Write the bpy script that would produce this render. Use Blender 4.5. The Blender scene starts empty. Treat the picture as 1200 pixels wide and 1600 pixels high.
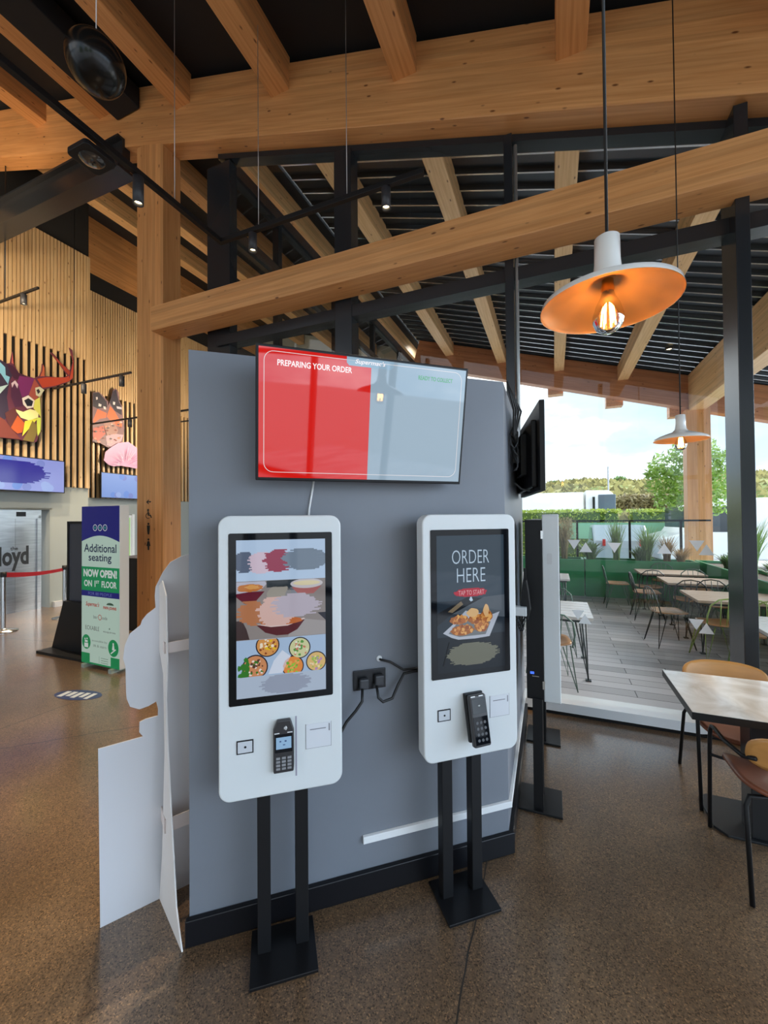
import bpy, math, random
from math import sin, cos, pi, radians, sqrt, atan2, tan
from mathutils import Vector, Matrix
random.seed(7)
scene = bpy.context.scene
COL = scene.collection

# ---------------------------------------------------------------- camera
F = 640.0                      # focal length in pixels of the 1200x1600 frame
PITCH, ROLL, CH = radians(.82), radians(.49), 1.6
fw = Vector((0, cos(PITCH), sin(PITCH)))
up0 = Vector((0, -sin(PITCH), cos(PITCH)))
r0 = Vector((1, 0, 0))
rt = r0 * cos(ROLL) - up0 * sin(ROLL)
up = r0 * sin(ROLL) + up0 * cos(ROLL)
cd = bpy.data.cameras.new('camera')
cd.sensor_fit = 'VERTICAL'; cd.sensor_height = 36; cd.lens = F / 1600 * 36
cd.clip_start = .05; cd.clip_end = 500
cam = bpy.data.objects.new('camera', cd); COL.objects.link(cam)
cam.matrix_world = Matrix(((rt.x, up.x, -fw.x, 0), (rt.y, up.y, -fw.y, 0), (rt.z, up.z, -fw.z, CH), (0, 0, 0, 1)))
scene.camera = cam

# ---------------------------------------------------------------- exposure, sky
scene.view_settings.view_transform = 'Standard'
scene.view_settings.look = 'None'
scene.view_settings.exposure = 0.22
scene.view_settings.gamma = 1.0
scene.view_settings.use_curve_mapping = False
SKY = 2.1            # overall sky strength
SUNSIDE = 2.4        # brighter cloud where the sun hides, behind and to the right
w = bpy.data.worlds.new('sky'); scene.world = w; w.use_nodes = True
nt = w.node_tree; nt.nodes.clear()
N = nt.nodes.new; Lk = nt.links.new
out = N('ShaderNodeOutputWorld'); bg = N('ShaderNodeBackground')
tc = N('ShaderNodeTexCoord')
mp = N('ShaderNodeMapping'); mp.inputs['Scale'].default_value = (1, 1, 2.6)
nz = N('ShaderNodeTexNoise'); nz.inputs['Scale'].default_value = 2.3; nz.inputs['Detail'].default_value = 7; nz.inputs['Roughness'].default_value = .55
cr = N('ShaderNodeValToRGB')
cr.color_ramp.elements[0].position = .36; cr.color_ramp.elements[0].color = (.33, .47, .62, 1)
cr.color_ramp.elements[1].position = .60; cr.color_ramp.elements[1].color = (.86, .88, .90, 1)
e = cr.color_ramp.elements.new(.47); e.color = (.40, .50, .60, 1)
nrm = N('ShaderNodeVectorMath'); nrm.operation = 'NORMALIZE'
dot = N('ShaderNodeVectorMath'); dot.operation = 'DOT_PRODUCT'
dot.inputs[1].default_value = Vector((.86, -.42, .30)).normalized()
mx = N('ShaderNodeMath'); mx.operation = 'MAXIMUM'; mx.inputs[1].default_value = 0
pw = N('ShaderNodeMath'); pw.operation = 'POWER'; pw.inputs[1].default_value = 4
ml = N('ShaderNodeMath'); ml.operation = 'MULTIPLY_ADD'; ml.inputs[1].default_value = SUNSIDE * SKY; ml.inputs[2].default_value = SKY
Lk(tc.outputs['Generated'], mp.inputs['Vector']); Lk(mp.outputs[0], nz.inputs['Vector']); Lk(nz.outputs['Fac'], cr.inputs[0])
Lk(tc.outputs['Generated'], nrm.inputs[0]); Lk(nrm.outputs[0], dot.inputs[0]); Lk(dot.outputs['Value'], mx.inputs[0])
Lk(mx.outputs[0], pw.inputs[0]); Lk(pw.outputs[0], ml.inputs[0])
tn = N('ShaderNodeMix'); tn.data_type = 'RGBA'; tn.blend_type = 'MULTIPLY'; tn.inputs[7].default_value = (.80, .93, 1.06, 1)
Lk(pw.outputs[0], tn.inputs[0]); Lk(cr.outputs[0], tn.inputs[6]); Lk(tn.outputs[2], bg.inputs['Color']); Lk(ml.outputs[0], bg.inputs['Strength']); Lk(bg.outputs[0], out.inputs[0])

A = radians(22.5)              # the glazed front runs 22.5 degrees off the camera's own axes
UX = Vector((cos(A), -sin(A), 0)); VX = Vector((sin(A), cos(A), 0))
sl = bpy.data.lights.new('sun', 'SUN'); sl.energy = 6.5; sl.angle = radians(35); sl.color = (1, .96, .9)
sun = bpy.data.objects.new('sun', sl); COL.objects.link(sun)
sun.rotation_euler = (-(UX * .62 + VX * .62) + Vector((0, 0, -.40))).to_track_quat('-Z', 'Y').to_euler()

# ---------------------------------------------------------------- frames
CP = Vector((0, 0, CH))
SLOPE = .30                    # the roof falls to the right
def W(u, v, z=0): return UX * u + VX * v + Vector((0, 0, z))
def ray(x, y): return fw + rt * ((x - 600) / F) - up * ((y - 800) / F)
def uvz(p): return (p.dot(UX), p.dot(VX), p.z)
def atV(x, y, v):
    d = ray(x, y); return uvz(CP + d * (v / d.dot(VX)))
def atU(x, y, u):
    d = ray(x, y); return uvz(CP + d * (u / d.dot(UX)))
def atZ(x, y, z=0):
    d = ray(x, y); return uvz(CP + d * ((z - CH) / d.z))

# ---------------------------------------------------------------- materials
def srgb(r, g, b):
    f = lambda c: (c / 255 / 12.92) if c / 255 <= .04045 else ((c / 255 + .055) / 1.055) ** 2.4
    return (f(r), f(g), f(b))
MATS = {}
def mat(name, col=(.5, .5, .5), rough=.5, metal=0, emit=None, es=1, spec=.5, coat=0, alpha=1):
    if name in MATS: return MATS[name]
    m = bpy.data.materials.new(name); m.use_nodes = True
    b = m.node_tree.nodes['Principled BSDF']
    b.inputs['Base Color'].default_value = (*col, 1); b.inputs['Roughness'].default_value = rough
    b.inputs['Metallic'].default_value = metal; b.inputs['Specular IOR Level'].default_value = spec
    b.inputs['Coat Weight'].default_value = coat; b.inputs['Coat Roughness'].default_value = .03
    if emit:
        b.inputs['Emission Color'].default_value = (*emit, 1); b.inputs['Emission Strength'].default_value = es
    MATS[name] = m
    return m
def nodes_of(m):
    t = m.node_tree
    return t, t.nodes['Principled BSDF'], t.nodes.new, t.links.new
def noise_variation(m, col, amt=.15, scale=8, bump=0, vec_scale=(1, 1, 1), detail=6):
    t, b, n, l = nodes_of(m)
    tc = n('ShaderNodeTexCoord'); mp = n('ShaderNodeMapping'); mp.inputs['Scale'].default_value = vec_scale
    nz = n('ShaderNodeTexNoise'); nz.inputs['Scale'].default_value = scale; nz.inputs['Detail'].default_value = detail
    r = n('ShaderNodeValToRGB')
    r.color_ramp.elements[0].position = .3; r.color_ramp.elements[1].position = .7
    r.color_ramp.elements[0].color = (*[c * (1 - amt) for c in col], 1)
    r.color_ramp.elements[1].color = (*[min(1, c * (1 + amt)) for c in col], 1)
    l(tc.outputs['Object'], mp.inputs[0]); l(mp.outputs[0], nz.inputs['Vector']); l(nz.outputs['Fac'], r.inputs[0]); l(r.outputs[0], b.inputs['Base Color'])
    if bump:
        bp = n('ShaderNodeBump'); bp.inputs['Strength'].default_value = bump; bp.inputs['Distance'].default_value = .01
        l(nz.outputs['Fac'], bp.inputs['Height']); l(bp.outputs[0], b.inputs['Normal'])
    return m
def wood(name, axis, base=(.69, .325, .115), rough=.42, lam=None):
    """softwood glulam: long grain, faint lamination lines, small dark knots; axis is the grain direction"""
    m = mat(name, base, rough)
    t, b, n, l = nodes_of(m)
    tc = n('ShaderNodeTexCoord')
    sc = [26, 26, 26]; sc[axis] = .9
    mp = n('ShaderNodeMapping'); mp.inputs['Scale'].default_value = sc
    nz = n('ShaderNodeTexNoise'); nz.inputs['Scale'].default_value = 1.6; nz.inputs['Detail'].default_value = 5; nz.inputs['Distortion'].default_value = .6
    r = n('ShaderNodeValToRGB'); r.color_ramp.elements[0].position = .30; r.color_ramp.elements[1].position = .72
    r.color_ramp.elements[0].color = (base[0] * .84, base[1] * .77, base[2] * .68, 1)
    r.color_ramp.elements[1].color = (min(1, base[0] * 1.10), base[1] * 1.16, base[2] * 1.25, 1)
    l(tc.outputs['Object'], mp.inputs[0]); l(mp.outputs[0], nz.inputs['Vector']); l(nz.outputs['Fac'], r.inputs[0])
    # lamination: stepwise tone per layer
    sx = n('ShaderNodeSeparateXYZ'); l(tc.outputs['Object'], sx.inputs[0])
    la = lam if lam is not None else (2 if axis != 2 else 0)
    mu = n('ShaderNodeMath'); mu.operation = 'MULTIPLY'; mu.inputs[1].default_value = 1 / .045; l(sx.outputs[la], mu.inputs[0])
    fl = n('ShaderNodeMath'); fl.operation = 'FLOOR'; l(mu.outputs[0], fl.inputs[0])
    wn = n('ShaderNodeTexWhiteNoise'); wn.noise_dimensions = '1D'; l(fl.outputs[0], wn.inputs['W'])
    rr = n('ShaderNodeMapRange'); rr.inputs['To Min'].default_value = .88; rr.inputs['To Max'].default_value = 1.08; l(wn.outputs['Value'], rr.inputs[0])
    mxa = n('ShaderNodeVectorMath'); mxa.operation = 'SCALE'; l(r.outputs[0], mxa.inputs[0]); l(rr.outputs[0], mxa.inputs['Scale'])
    ks = [11, 11, 11]; ks[axis] = 4.2
    mp2 = n('ShaderNodeMapping'); mp2.inputs['Scale'].default_value = ks; l(tc.outputs['Object'], mp2.inputs[0])
    vo = n('ShaderNodeTexVoronoi'); vo.inputs['Scale'].default_value = 1; l(mp2.outputs[0], vo.inputs['Vector'])
    kr = n('ShaderNodeValToRGB'); kr.color_ramp.elements[0].position = .055; kr.color_ramp.elements[1].position = .12
    kr.color_ramp.elements[0].color = (.28, .2, .14, 1); kr.color_ramp.elements[1].color = (1, 1, 1, 1)
    l(vo.outputs['Distance'], kr.inputs[0])
    mm = n('ShaderNodeMix'); mm.data_type = 'RGBA'; mm.blend_type = 'MULTIPLY'; mm.inputs[0].default_value = 1
    l(mxa.outputs[0], mm.inputs[6]); l(kr.outputs[0], mm.inputs[7]); l(mm.outputs[2], b.inputs['Base Color'])
    return m
WYP = wood('paler timber joist', 1, base=(.76, .46, .21))  # paler base colour for the canopy and hall timbers
WX_SHADE = wood('shaded glulam timber', 0, base=(.52, .21, .09))  # darker, redder glulam: shade on the fascia's inner face put into the colour
WX = wood('glulam timber along x', 0); WY = wood('glulam timber along y', 1); WZ = wood('glulam timber upright', 2)
SLATW = wood('pale oak slat', 2, base=(.62, .42, .215), rough=.5)
BLACK = mat('satin black metal', (.009, .009, .010), .42, spec=.28)
FRAME = mat('anthracite aluminium', (.030, .033, .038), .26, .35)
WHITE = mat('white powder coat', (.66, .68, .68), .35)
GREYWALL = noise_variation(mat('grey wall paint', srgb(118, 122, 130), .5), srgb(118, 122, 130), .04, 3)
HALLGREY = mat('hall grey paint', srgb(150, 155, 150), .6)
DECK = mat('black ceiling deck', (.010, .010, .012), .8)
GLOSSB = mat('black glass', (.004, .005, .007), .04, spec=.30)
CHROME = mat('polished steel', (.6, .6, .6), .18, 1)
CARD = mat('white corrugated card', (.62, .605, .62), .75)
CARDE = mat('card edge', (.78, .66, .58), .8)
CABLE = mat('black rubber cable', (.01, .01, .01), .5)
DARKM = mat('dark grey plastic', (.04, .04, .045), .45)
def em(name, c, s=1.0, rough=.12, coat=0):
    """lit screen pixel colour behind smooth glass"""
    return mat(name, tuple(x * .15 for x in c), rough, emit=c, es=s, coat=coat)

def floor_material():
    m = mat('polished aggregate concrete', (.16, .11, .07), .2)
    t, b, n, l = nodes_of(m)
    tc = n('ShaderNodeTexCoord')
    nz = n('ShaderNodeTexNoise'); nz.inputs['Scale'].default_value = 1.1; nz.inputs['Detail'].default_value = 8
    r = n('ShaderNodeValToRGB'); r.color_ramp.elements[0].position = .35; r.color_ramp.elements[1].position = .68
    r.color_ramp.elements[0].color = (.115, .068, .036, 1); r.color_ramp.elements[1].color = (.215, .138, .080, 1)
    l(tc.outputs['Object'], nz.inputs['Vector']); l(nz.outputs['Fac'], r.inputs[0])
    vo = n('ShaderNodeTexVoronoi'); vo.inputs['Scale'].default_value = 230; l(tc.outputs['Object'], vo.inputs['Vector'])
    r2 = n('ShaderNodeValToRGB'); r2.color_ramp.interpolation = 'CONSTANT'
    els = r2.color_ramp.elements
    els[0].position = 0; els[0].color = (.35, .33, .3, 1); els[1].position = .14; els[1].color = (.8, .8, .8, 1)
    for p, c in ((.45, (1, 1, 1, 1)), (.72, (1.25, 1.2, 1.1, 1)), (.93, (1.9, 1.8, 1.6, 1))):
        q = els.new(p); q.color = c
    sp = n('ShaderNodeSeparateColor'); l(vo.outputs['Color'], sp.inputs[0]); l(sp.outputs[0], r2.inputs[0])
    mm = n('ShaderNodeMix'); mm.data_type = 'RGBA'; mm.blend_type = 'MULTIPLY'; mm.inputs[0].default_value = 1
    l(r.outputs[0], mm.inputs[6]); l(r2.outputs[0], mm.inputs[7])
    vo2 = n('ShaderNodeTexVoronoi'); vo2.inputs['Scale'].default_value = 85; l(tc.outputs['Object'], vo2.inputs['Vector'])
    r3 = n('ShaderNodeValToRGB'); r3.color_ramp.elements[0].position = .10; r3.color_ramp.elements[1].position = .16
    r3.color_ramp.elements[0].color = (.22, .18, .16, 1); r3.color_ramp.elements[1].color = (1, 1, 1, 1)
    l(vo2.outputs['Distance'], r3.inputs[0])
    m3 = n('ShaderNodeMix'); m3.data_type = 'RGBA'; m3.blend_type = 'MULTIPLY'; m3.inputs[0].default_value = 1
    l(mm.outputs[2], m3.inputs[6]); l(r3.outputs[0], m3.inputs[7])
    # cracks and saw cuts: thin dark lines through given floor points
    last = m3.outputs[2]
    nzd = n('ShaderNodeTexNoise'); nzd.inputs['Scale'].default_value = 3; l(tc.outputs['Object'], nzd.inputs['Vector'])
    for (a, b2, wd, wob) in (((712, 1600), (760, 1350), .0030, .03), ((0, 1139), (190, 1070), .004, .0), ((60, 1160), (200, 1137), .004, .10), ((20, 998), (85, 1003), .006, .02)):
        p = atZ(*a); q = atZ(*b2)
        dx, dy = q[0] - p[0], q[1] - p[1]; L = sqrt(dx * dx + dy * dy); nx, ny = -dy / L, dx / L
        dt = n('ShaderNodeVectorMath'); dt.operation = 'DOT_PRODUCT'; dt.inputs[1].default_value = (nx, ny, 0); l(tc.outputs['Object'], dt.inputs[0])
        wv = n('ShaderNodeMath'); wv.operation = 'MULTIPLY_ADD'; wv.inputs[1].default_value = wob; wv.inputs[2].default_value = -(nx * p[0] + ny * p[1]) - wob * .5
        l(nzd.outputs['Fac'], wv.inputs[0])
        ad = n('ShaderNodeMath'); ad.operation = 'ADD'; l(dt.outputs['Value'], ad.inputs[0]); l(wv.outputs[0], ad.inputs[1])
        ab = n('ShaderNodeMath'); ab.operation = 'ABSOLUTE'; l(ad.outputs[0], ab.inputs[0])
        lt = n('ShaderNodeMath'); lt.operation = 'LESS_THAN'; lt.inputs[1].default_value = wd; l(ab.outputs[0], lt.inputs[0])
        if wob == .10:      # this crack is short: keep it to the left of the partition
            sx = n('ShaderNodeSeparateXYZ'); l(tc.outputs['Object'], sx.inputs[0])
            g = n('ShaderNodeMath'); g.operation = 'LESS_THAN'; g.inputs[1].default_value = -1.2; l(sx.outputs[0], g.inputs[0])
            mu = n('ShaderNodeMath'); mu.operation = 'MULTIPLY'; l(g.outputs[0], mu.inputs[0]); l(lt.outputs[0], mu.inputs[1]); lt = mu
        mk = n('ShaderNodeMix'); mk.data_type = 'RGBA'; l(lt.outputs[0], mk.inputs[0]); l(last, mk.inputs[6]); mk.inputs[7].default_value = (.03, .024, .018, 1)
        last = mk.outputs[2]
    l(last, b.inputs['Base Color'])
    rr = n('ShaderNodeMapRange'); rr.inputs['To Min'].default_value = .30; rr.inputs['To Max'].default_value = .40; b.inputs['Coat Weight'].default_value = .8; b.inputs['Coat Roughness'].default_value = .15; b.inputs['Coat IOR'].default_value = 1.55; l(nz.outputs['Fac'], rr.inputs[0]); l(rr.outputs[0], b.inputs['Roughness'])
    b.inputs['Specular IOR Level'].default_value = .5
    return m
FLOOR = floor_material()

def glass_material(name='thin window glass', tint=(.94, .97, .96), gain=1.0):
    m = bpy.data.materials.new(name); m.use_nodes = True; t = m.node_tree; t.nodes.clear()
    n = t.nodes.new; l = t.links.new
    o = n('ShaderNodeOutputMaterial'); mixs = n('ShaderNodeMixShader'); tr = n('ShaderNodeBsdfTransparent'); gl = n('ShaderNodeBsdfGlossy')
    fr = n('ShaderNodeFresnel'); fr.inputs[0].default_value = 1.45
    tr.inputs[0].default_value = (*tint, 1); gl.inputs['Roughness'].default_value = 0.0; gl.inputs[0].default_value = (gain, gain, gain, 1)
    l(fr.outputs[0], mixs.inputs[0]); l(tr.outputs[0], mixs.inputs[1]); l(gl.outputs[0], mixs.inputs[2]); l(mixs.outputs[0], o.inputs[0])
    return m
GLASS = glass_material()

# ---------------------------------------------------------------- mesh builder
class MB:
    def __init__(s): s.v = []; s.f = []; s.m = []; s.mats = []; s.k = 0; s.T = None; s.sm = []; s.smooth = False
    def use(s, m):
        if m not in s.mats: s.mats.append(m)
        s.k = s.mats.index(m); return s
    def add(s, vs, fs):
        o = len(s.v)
        for p in vs:
            p = Vector(p)
            if s.T is not None: p = s.T @ p
            s.v.append(p)
        for f in fs:
            s.f.append([o + i for i in f]); s.m.append(s.k); s.sm.append(s.smooth)
        return s
    def box(s, x0, x1, y0, y1, z0, z1, sl=0):
        vs = [(x, y, z - sl * x) for x, y, z in ((x0, y0, z0), (x1, y0, z0), (x1, y1, z0), (x0, y1, z0), (x0, y0, z1), (x1, y0, z1), (x1, y1, z1), (x0, y1, z1))]
        return s.add(vs, [(0, 3, 2, 1), (4, 5, 6, 7), (0, 1, 5, 4), (1, 2, 6, 5), (2, 3, 7, 6), (3, 0, 4, 7)])
    def prism(s, pts, h, axis='z', base=0):
        """polygon in the two other axes, extruded along axis from base by h"""
        n = len(pts)
        def mk(a, b, c): return {'z': (a, b, c), 'y': (a, c, b), 'x': (c, a, b)}[axis]
        ar = sum(pts[i][0] * pts[(i + 1) % n][1] - pts[(i + 1) % n][0] * pts[i][1] for i in range(n))
        if ar < 0: pts = pts[::-1]
        vs = [mk(a, b, base) for a, b in pts] + [mk(a, b, base + h) for a, b in pts]
        fs = [tuple(range(n))[::-1], tuple(range(n, 2 * n))] + [(i, (i + 1) % n, n + (i + 1) % n, n + i) for i in range(n)]
        if (axis == 'y') != (h < 0): fs = [f[::-1] for f in fs]
        return s.add(vs, fs)
    def flat(s, pts3): return s.add(pts3, [tuple(range(len(pts3)))])
    def tube(s, pts, r, seg=10, cap=True):
        pts = [Vector(p) for p in pts]; rings = []; n = len(pts)
        rs = r if isinstance(r, (list, tuple)) else [r] * n
        prev = None
        for i, p in enumerate(pts):
            t = ((pts[min(i + 1, n - 1)] - p).normalized() + (p - pts[max(i - 1, 0)]).normalized())
            t = t.normalized() if t.length > 1e-6 else Vector((0, 0, 1))
            if prev is None:
                a = Vector((0, 0, 1)) if abs(t.z) < .9 else Vector((1, 0, 0)); x = t.cross(a).normalized()
            else:
                x = (prev - t * prev.dot(t)).normalized()
            prev = x; y = t.cross(x)
            rings.append([p + (x * cos(2 * pi * k / seg) + y * sin(2 * pi * k / seg)) * rs[i] for k in range(seg)])
        vs = [q for rg in rings for q in rg]; fs = []
        for i in range(n - 1):
            for k in range(seg):
                fs.append((i * seg + k, i * seg + (k + 1) % seg, (i + 1) * seg + (k + 1) % seg, (i + 1) * seg + k))
        if cap: fs += [tuple(range(seg))[::-1], tuple((n - 1) * seg + k for k in range(seg))]
        sm = s.smooth; s.smooth = True; s.add(vs, fs); s.smooth = sm
        return s
    def lathe(s, prof, seg=40, c=(0, 0, 0)):
        vs = []; fs = []; n = len(prof)
        for r, z in prof:
            for k in range(seg):
                a = 2 * pi * k / seg; vs.append((c[0] + r * cos(a), c[1] + r * sin(a), c[2] + z))
        for i in range(n - 1):
            for k in range(seg):
                fs.append((i * seg + k, i * seg + (k + 1) % seg, (i + 1) * seg + (k + 1) % seg, (i + 1) * seg + k))
        sm = s.smooth; s.smooth = True; s.add(vs, fs); s.smooth = sm
        return s
    def blob(s, c, r, sub=2, jit=0, sq=(1, 1, 1)):
        import bmesh
        b = bmesh.new(); bmesh.ops.create_icosphere(b, subdivisions=sub, radius=1)
        vs = []
        for v in b.verts:
            k = 1 + random.uniform(-jit, jit)
            vs.append((c[0] + v.co.x * r * sq[0] * k, c[1] + v.co.y * r * sq[1] * k, c[2] + v.co.z * r * sq[2] * k))
        fs = [tuple(v.index for v in f.verts) for f in b.faces]; b.free()
        sm = s.smooth; s.smooth = True; s.add(vs, fs); s.smooth = sm
        return s
    def text(s, body, x0, x1, z0, z1, y, depth=.0006, plane='xz', bold=0, shear=0):
        """writing fitted into x0..x1 by z0..z1, facing -y (plane xz) """
        c = bpy.data.curves.new('t', 'FONT'); c.body = body; c.resolution_u = 3; c.offset = bold; c.shear = shear; c.align_x = 'LEFT'
        c.extrude = 0
        o = bpy.data.objects.new('t', c); COL.objects.link(o)
        dg = bpy.context.evaluated_depsgraph_get(); me = bpy.data.meshes.new_from_object(o.evaluated_get(dg))
        xs = [v.co.x for v in me.vertices]; ys = [v.co.y for v in me.vertices]
        ax, bx, ay, by = min(xs), max(xs), min(ys), max(ys)
        vs = []
        for v in me.vertices:
            p = (x0 + (v.co.x - ax) / (bx - ax) * (x1 - x0), y, z0 + (v.co.y - ay) / (by - ay) * (z1 - z0))
            vs.append(p)
        fs = [tuple(f.vertices) for f in me.polygons]
        s.add(vs, fs)
        bpy.data.objects.remove(o); bpy.data.curves.remove(c); bpy.data.meshes.remove(me)
        return s
    def mesh(s, name):
        me = bpy.data.meshes.new(name); me.from_pydata([tuple(v) for v in s.v], [], s.f)
        for m in s.mats: me.materials.append(m)
        for i, p in enumerate(me.polygons): p.material_index = s.m[i]; p.use_smooth = s.sm[i]
        me.update(); return me

def tag(o, label=None, cat=None, group=None, kind=None):
    if label: o['label'] = label
    if cat: o['category'] = cat
    if group: o['group'] = group
    if kind: o['kind'] = kind
    return o
def link(name, me, parent=None, bevel=0, seg=2):
    o = bpy.data.objects.new(name, me); COL.objects.link(o)
    if parent: o.parent = parent
    if bevel:
        b = o.modifiers.new('bevel', 'BEVEL'); b.width = bevel; b.segments = seg; b.limit_method = 'ANGLE'; b.angle_limit = radians(40)
        b.harden_normals = False
    return o
def part(name, mb, m, parent, bevel=0, seg=2, label=None):
    if m is not None and not mb.mats: mb.mats.append(m)
    o = link(name, mb.mesh(name), parent, bevel, seg)
    if label: o['label'] = label
    return o
def single(name, mb, m, label=None, cat=None, group=None, kind=None, bevel=0, building=True, centre=True):
    """a top-level thing that is one mesh; coordinates given in the building frame (u, v, z)"""
    if m is not None and not mb.mats: mb.mats.append(m)
    c = Vector((0, 0, 0))
    if centre:
        xs = [v.x for v in mb.v]; ys = [v.y for v in mb.v]; zs = [v.z for v in mb.v]
        c = Vector(((min(xs) + max(xs)) / 2, (min(ys) + max(ys)) / 2, min(zs)))
        mb.v = [v - c for v in mb.v]
    o = link(name, mb.mesh(name), None, bevel)
    o.location = W(*c) if building else c
    if building: o.rotation_euler = (0, 0, -A)
    return tag(o, label, cat, group, kind)
def thing(name, loc, rz, label, cat, group=None, kind=None, building=True):
    o = bpy.data.objects.new(name, None); COL.objects.link(o); o.empty_display_size = .1
    o.location = W(*loc) if building else Vector(loc)
    o.rotation_euler = (0, 0, rz - (A if building else 0))
    return tag(o, label, cat, group, kind)
def kids(o): return [c for c in bpy.data.objects if c.parent == o]
def copy_tree(o, parent=None):
    c = o.copy(); COL.objects.link(c); c.parent = parent
    for ch in kids(o):
        copy_tree(ch, c)
    return c
def rrect(x0, x1, z0, z1, r, n=8):
    P = []
    for cx, cz, a0 in ((x1 - r, z1 - r, 0), (x0 + r, z1 - r, pi / 2), (x0 + r, z0 + r, pi), (x1 - r, z0 + r, 3 * pi / 2)):
        for k in range(n + 1):
            a = a0 + pi / 2 * k / n; P.append((cx + r * cos(a), cz + r * sin(a)))
    return P
# ================================================================ THE SETTING
GV = 3.70                                    # plane of the glazed front
BAYS = [-3.57, -1.905, -.32, 1.22, 2.80, 4.40]
def RZ(z0, u): return z0 - SLOPE * u
S = lambda name, mb, m, **k: single(name, mb, m, kind='structure', centre=False, **k)
S('floor', MB().box(-14, 4.6, -5, GV + .02, -.12, 0).box(-14, -3.57, GV + .02, 12, -.12, 0), FLOOR)
# black deck inside, over the joists
mb = MB().box(-9.9, 4.6, -5, GV, 5.60, 5.75, sl=SLOPE).box(-9.9, -3.6, GV, 12.2, 5.60, 5.75, sl=SLOPE)
S('ceiling', mb, DECK)
# walls of the hall on the left, clad in oak slats
WU = -8.55
mb = MB().use(HALLGREY)
mb.box(WU - .25, WU - .05, 4.65, 5.30, 0, 2.24); mb.box(WU - .25, WU - .05, -5, 3.86, 0, 2.24); mb.box(WU - .25, WU - .05, 3.86, 4.65, 1.80, 2.24)
mb.box(WU - .25, WU - .06, -5, 5.30, 2.24, 6.88)
mb.use(mat('black slat backing', (.012, .011, .010), .8)); mb.box(WU - .06, WU - .05, -5, 5.30, 2.24, 6.88)
mb.box(WU - .25, WU - .045, -5, 5.30, 6.88, 8.15)
mb.use(SLATW)
v = -5.0; i = 0
while v < 5.29:
    z0 = 2.24 if i % 2 == 0 else 4.79
    mb.box(WU - .05, WU, v, v + .046, z0, 6.88); v += .0575; i += 1
mb.box(WU - .25, WU, 5.27, 5.30, 2.24, 6.88)
S('wall_left', mb, None)
UB = -9.6
mb = MB().use(HALLGREY).box(UB - .25, UB - .05, 5.30, 12, 0, 2.11).box(UB - .25, WU - .25, 5.28, 5.30, 0, 6.88)
mb.box(UB - .25, UB - .06, 5.30, 12, 2.11, 6.80)
mb.use(MATS['black slat backing']).box(UB - .06, UB - .05, 5.30, 12, 2.11, 6.80).box(UB - .25, UB - .045, 5.3, 12, 6.80, 7.22)
mb.use(WY).box(UB - .25, UB - .03, 5.3, 12, 7.22, 8.5)
mb.use(SLATW)
v = 5.32; i = 0
while v < 11.98:
    mb.box(UB - .05, UB, v, v + .046, 2.11 if i % 2 == 0 else 4.50, 6.80); v += .0575; i += 1
S('wall_left_far', mb, None)
S('wall_end', MB().box(-9.9, -3.5, 12, 12.2, 0, 8.5), HALLGREY)
mb = MB().use(WHITE).box(UB - .05, UB + .02, 5.4, 12, 0, .10)
S('baseboard_left', mb, None)
S('baseboard_lift', MB().box(WU - .05, WU + .01, 4.68, 5.30, 0, .10), mat('pale grey skirting', (.5, .5, .5), .5))
# doorway with a green-lit room behind, on the far wall
d = thing('door_2', (UB, 6.82, 0), 0, None, None, kind='structure')
part('door_frame', MB().box(-.06, .03, -.17, .17, 0, 1.72).box(-.06, .04, .10, .17, 0, 1.74), WHITE, d)
part('door_glass', MB().box(.03, .035, -.15, .06, .1, 1.66), mat('green lit glass', (.25, .42, .16), .3, emit=(.30, .50, .18), es=.35), d)
# lift: steel doors in a recess
lift = thing('door_1', (WU, 4.13, 0), 0, None, None, kind='structure')
part('lift_recess', MB().use(HALLGREY).box(-.55, -.05, .50, .53, 0, 1.80).box(-.55, -.05, -.30, -.27, 0, 1.8).box(-.55, -.05, -.3, .53, 1.80, 1.83), None, lift)
STEEL = noise_variation(mat('brushed steel', (.42, .42, .42), .28, 1), (.42, .42, .42), .15, 4, vec_scale=(1, 1, 12))
part('lift_door_leaf', MB().box(-.18, -.15, -.27, .02, 0, 1.64), STEEL, lift)
part('lift_door_leaf', MB().box(-.18, -.15, .024, .34, 0, 1.64), STEEL, lift)
part('lift_frame', MB().use(STEEL).box(-.20, -.12, .34, .40, 0, 1.70).box(-.20, -.12, -.27, .40, 1.64, 1.80), None, lift)
part('floor_display', MB().use(BLACK).box(-.12, -.115, .02, .16, 1.68, 1.76), None, lift)
lt = MB().use(mat('black vinyl lettering', (.01, .01, .01), .4)); lt.T = Matrix.Translation((-.148, 0, 0)) @ Matrix.Rotation(pi / 2, 4, 'Z')
lt.text('lloyd', -.27, .22, .73, 1.16, 0, bold=.035)
lt.text('the', -.05, .06, 1.09, 1.155, 0, bold=.02)
part('lettering', lt, None, lift, label='black lettering reading the lloyd')
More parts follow.
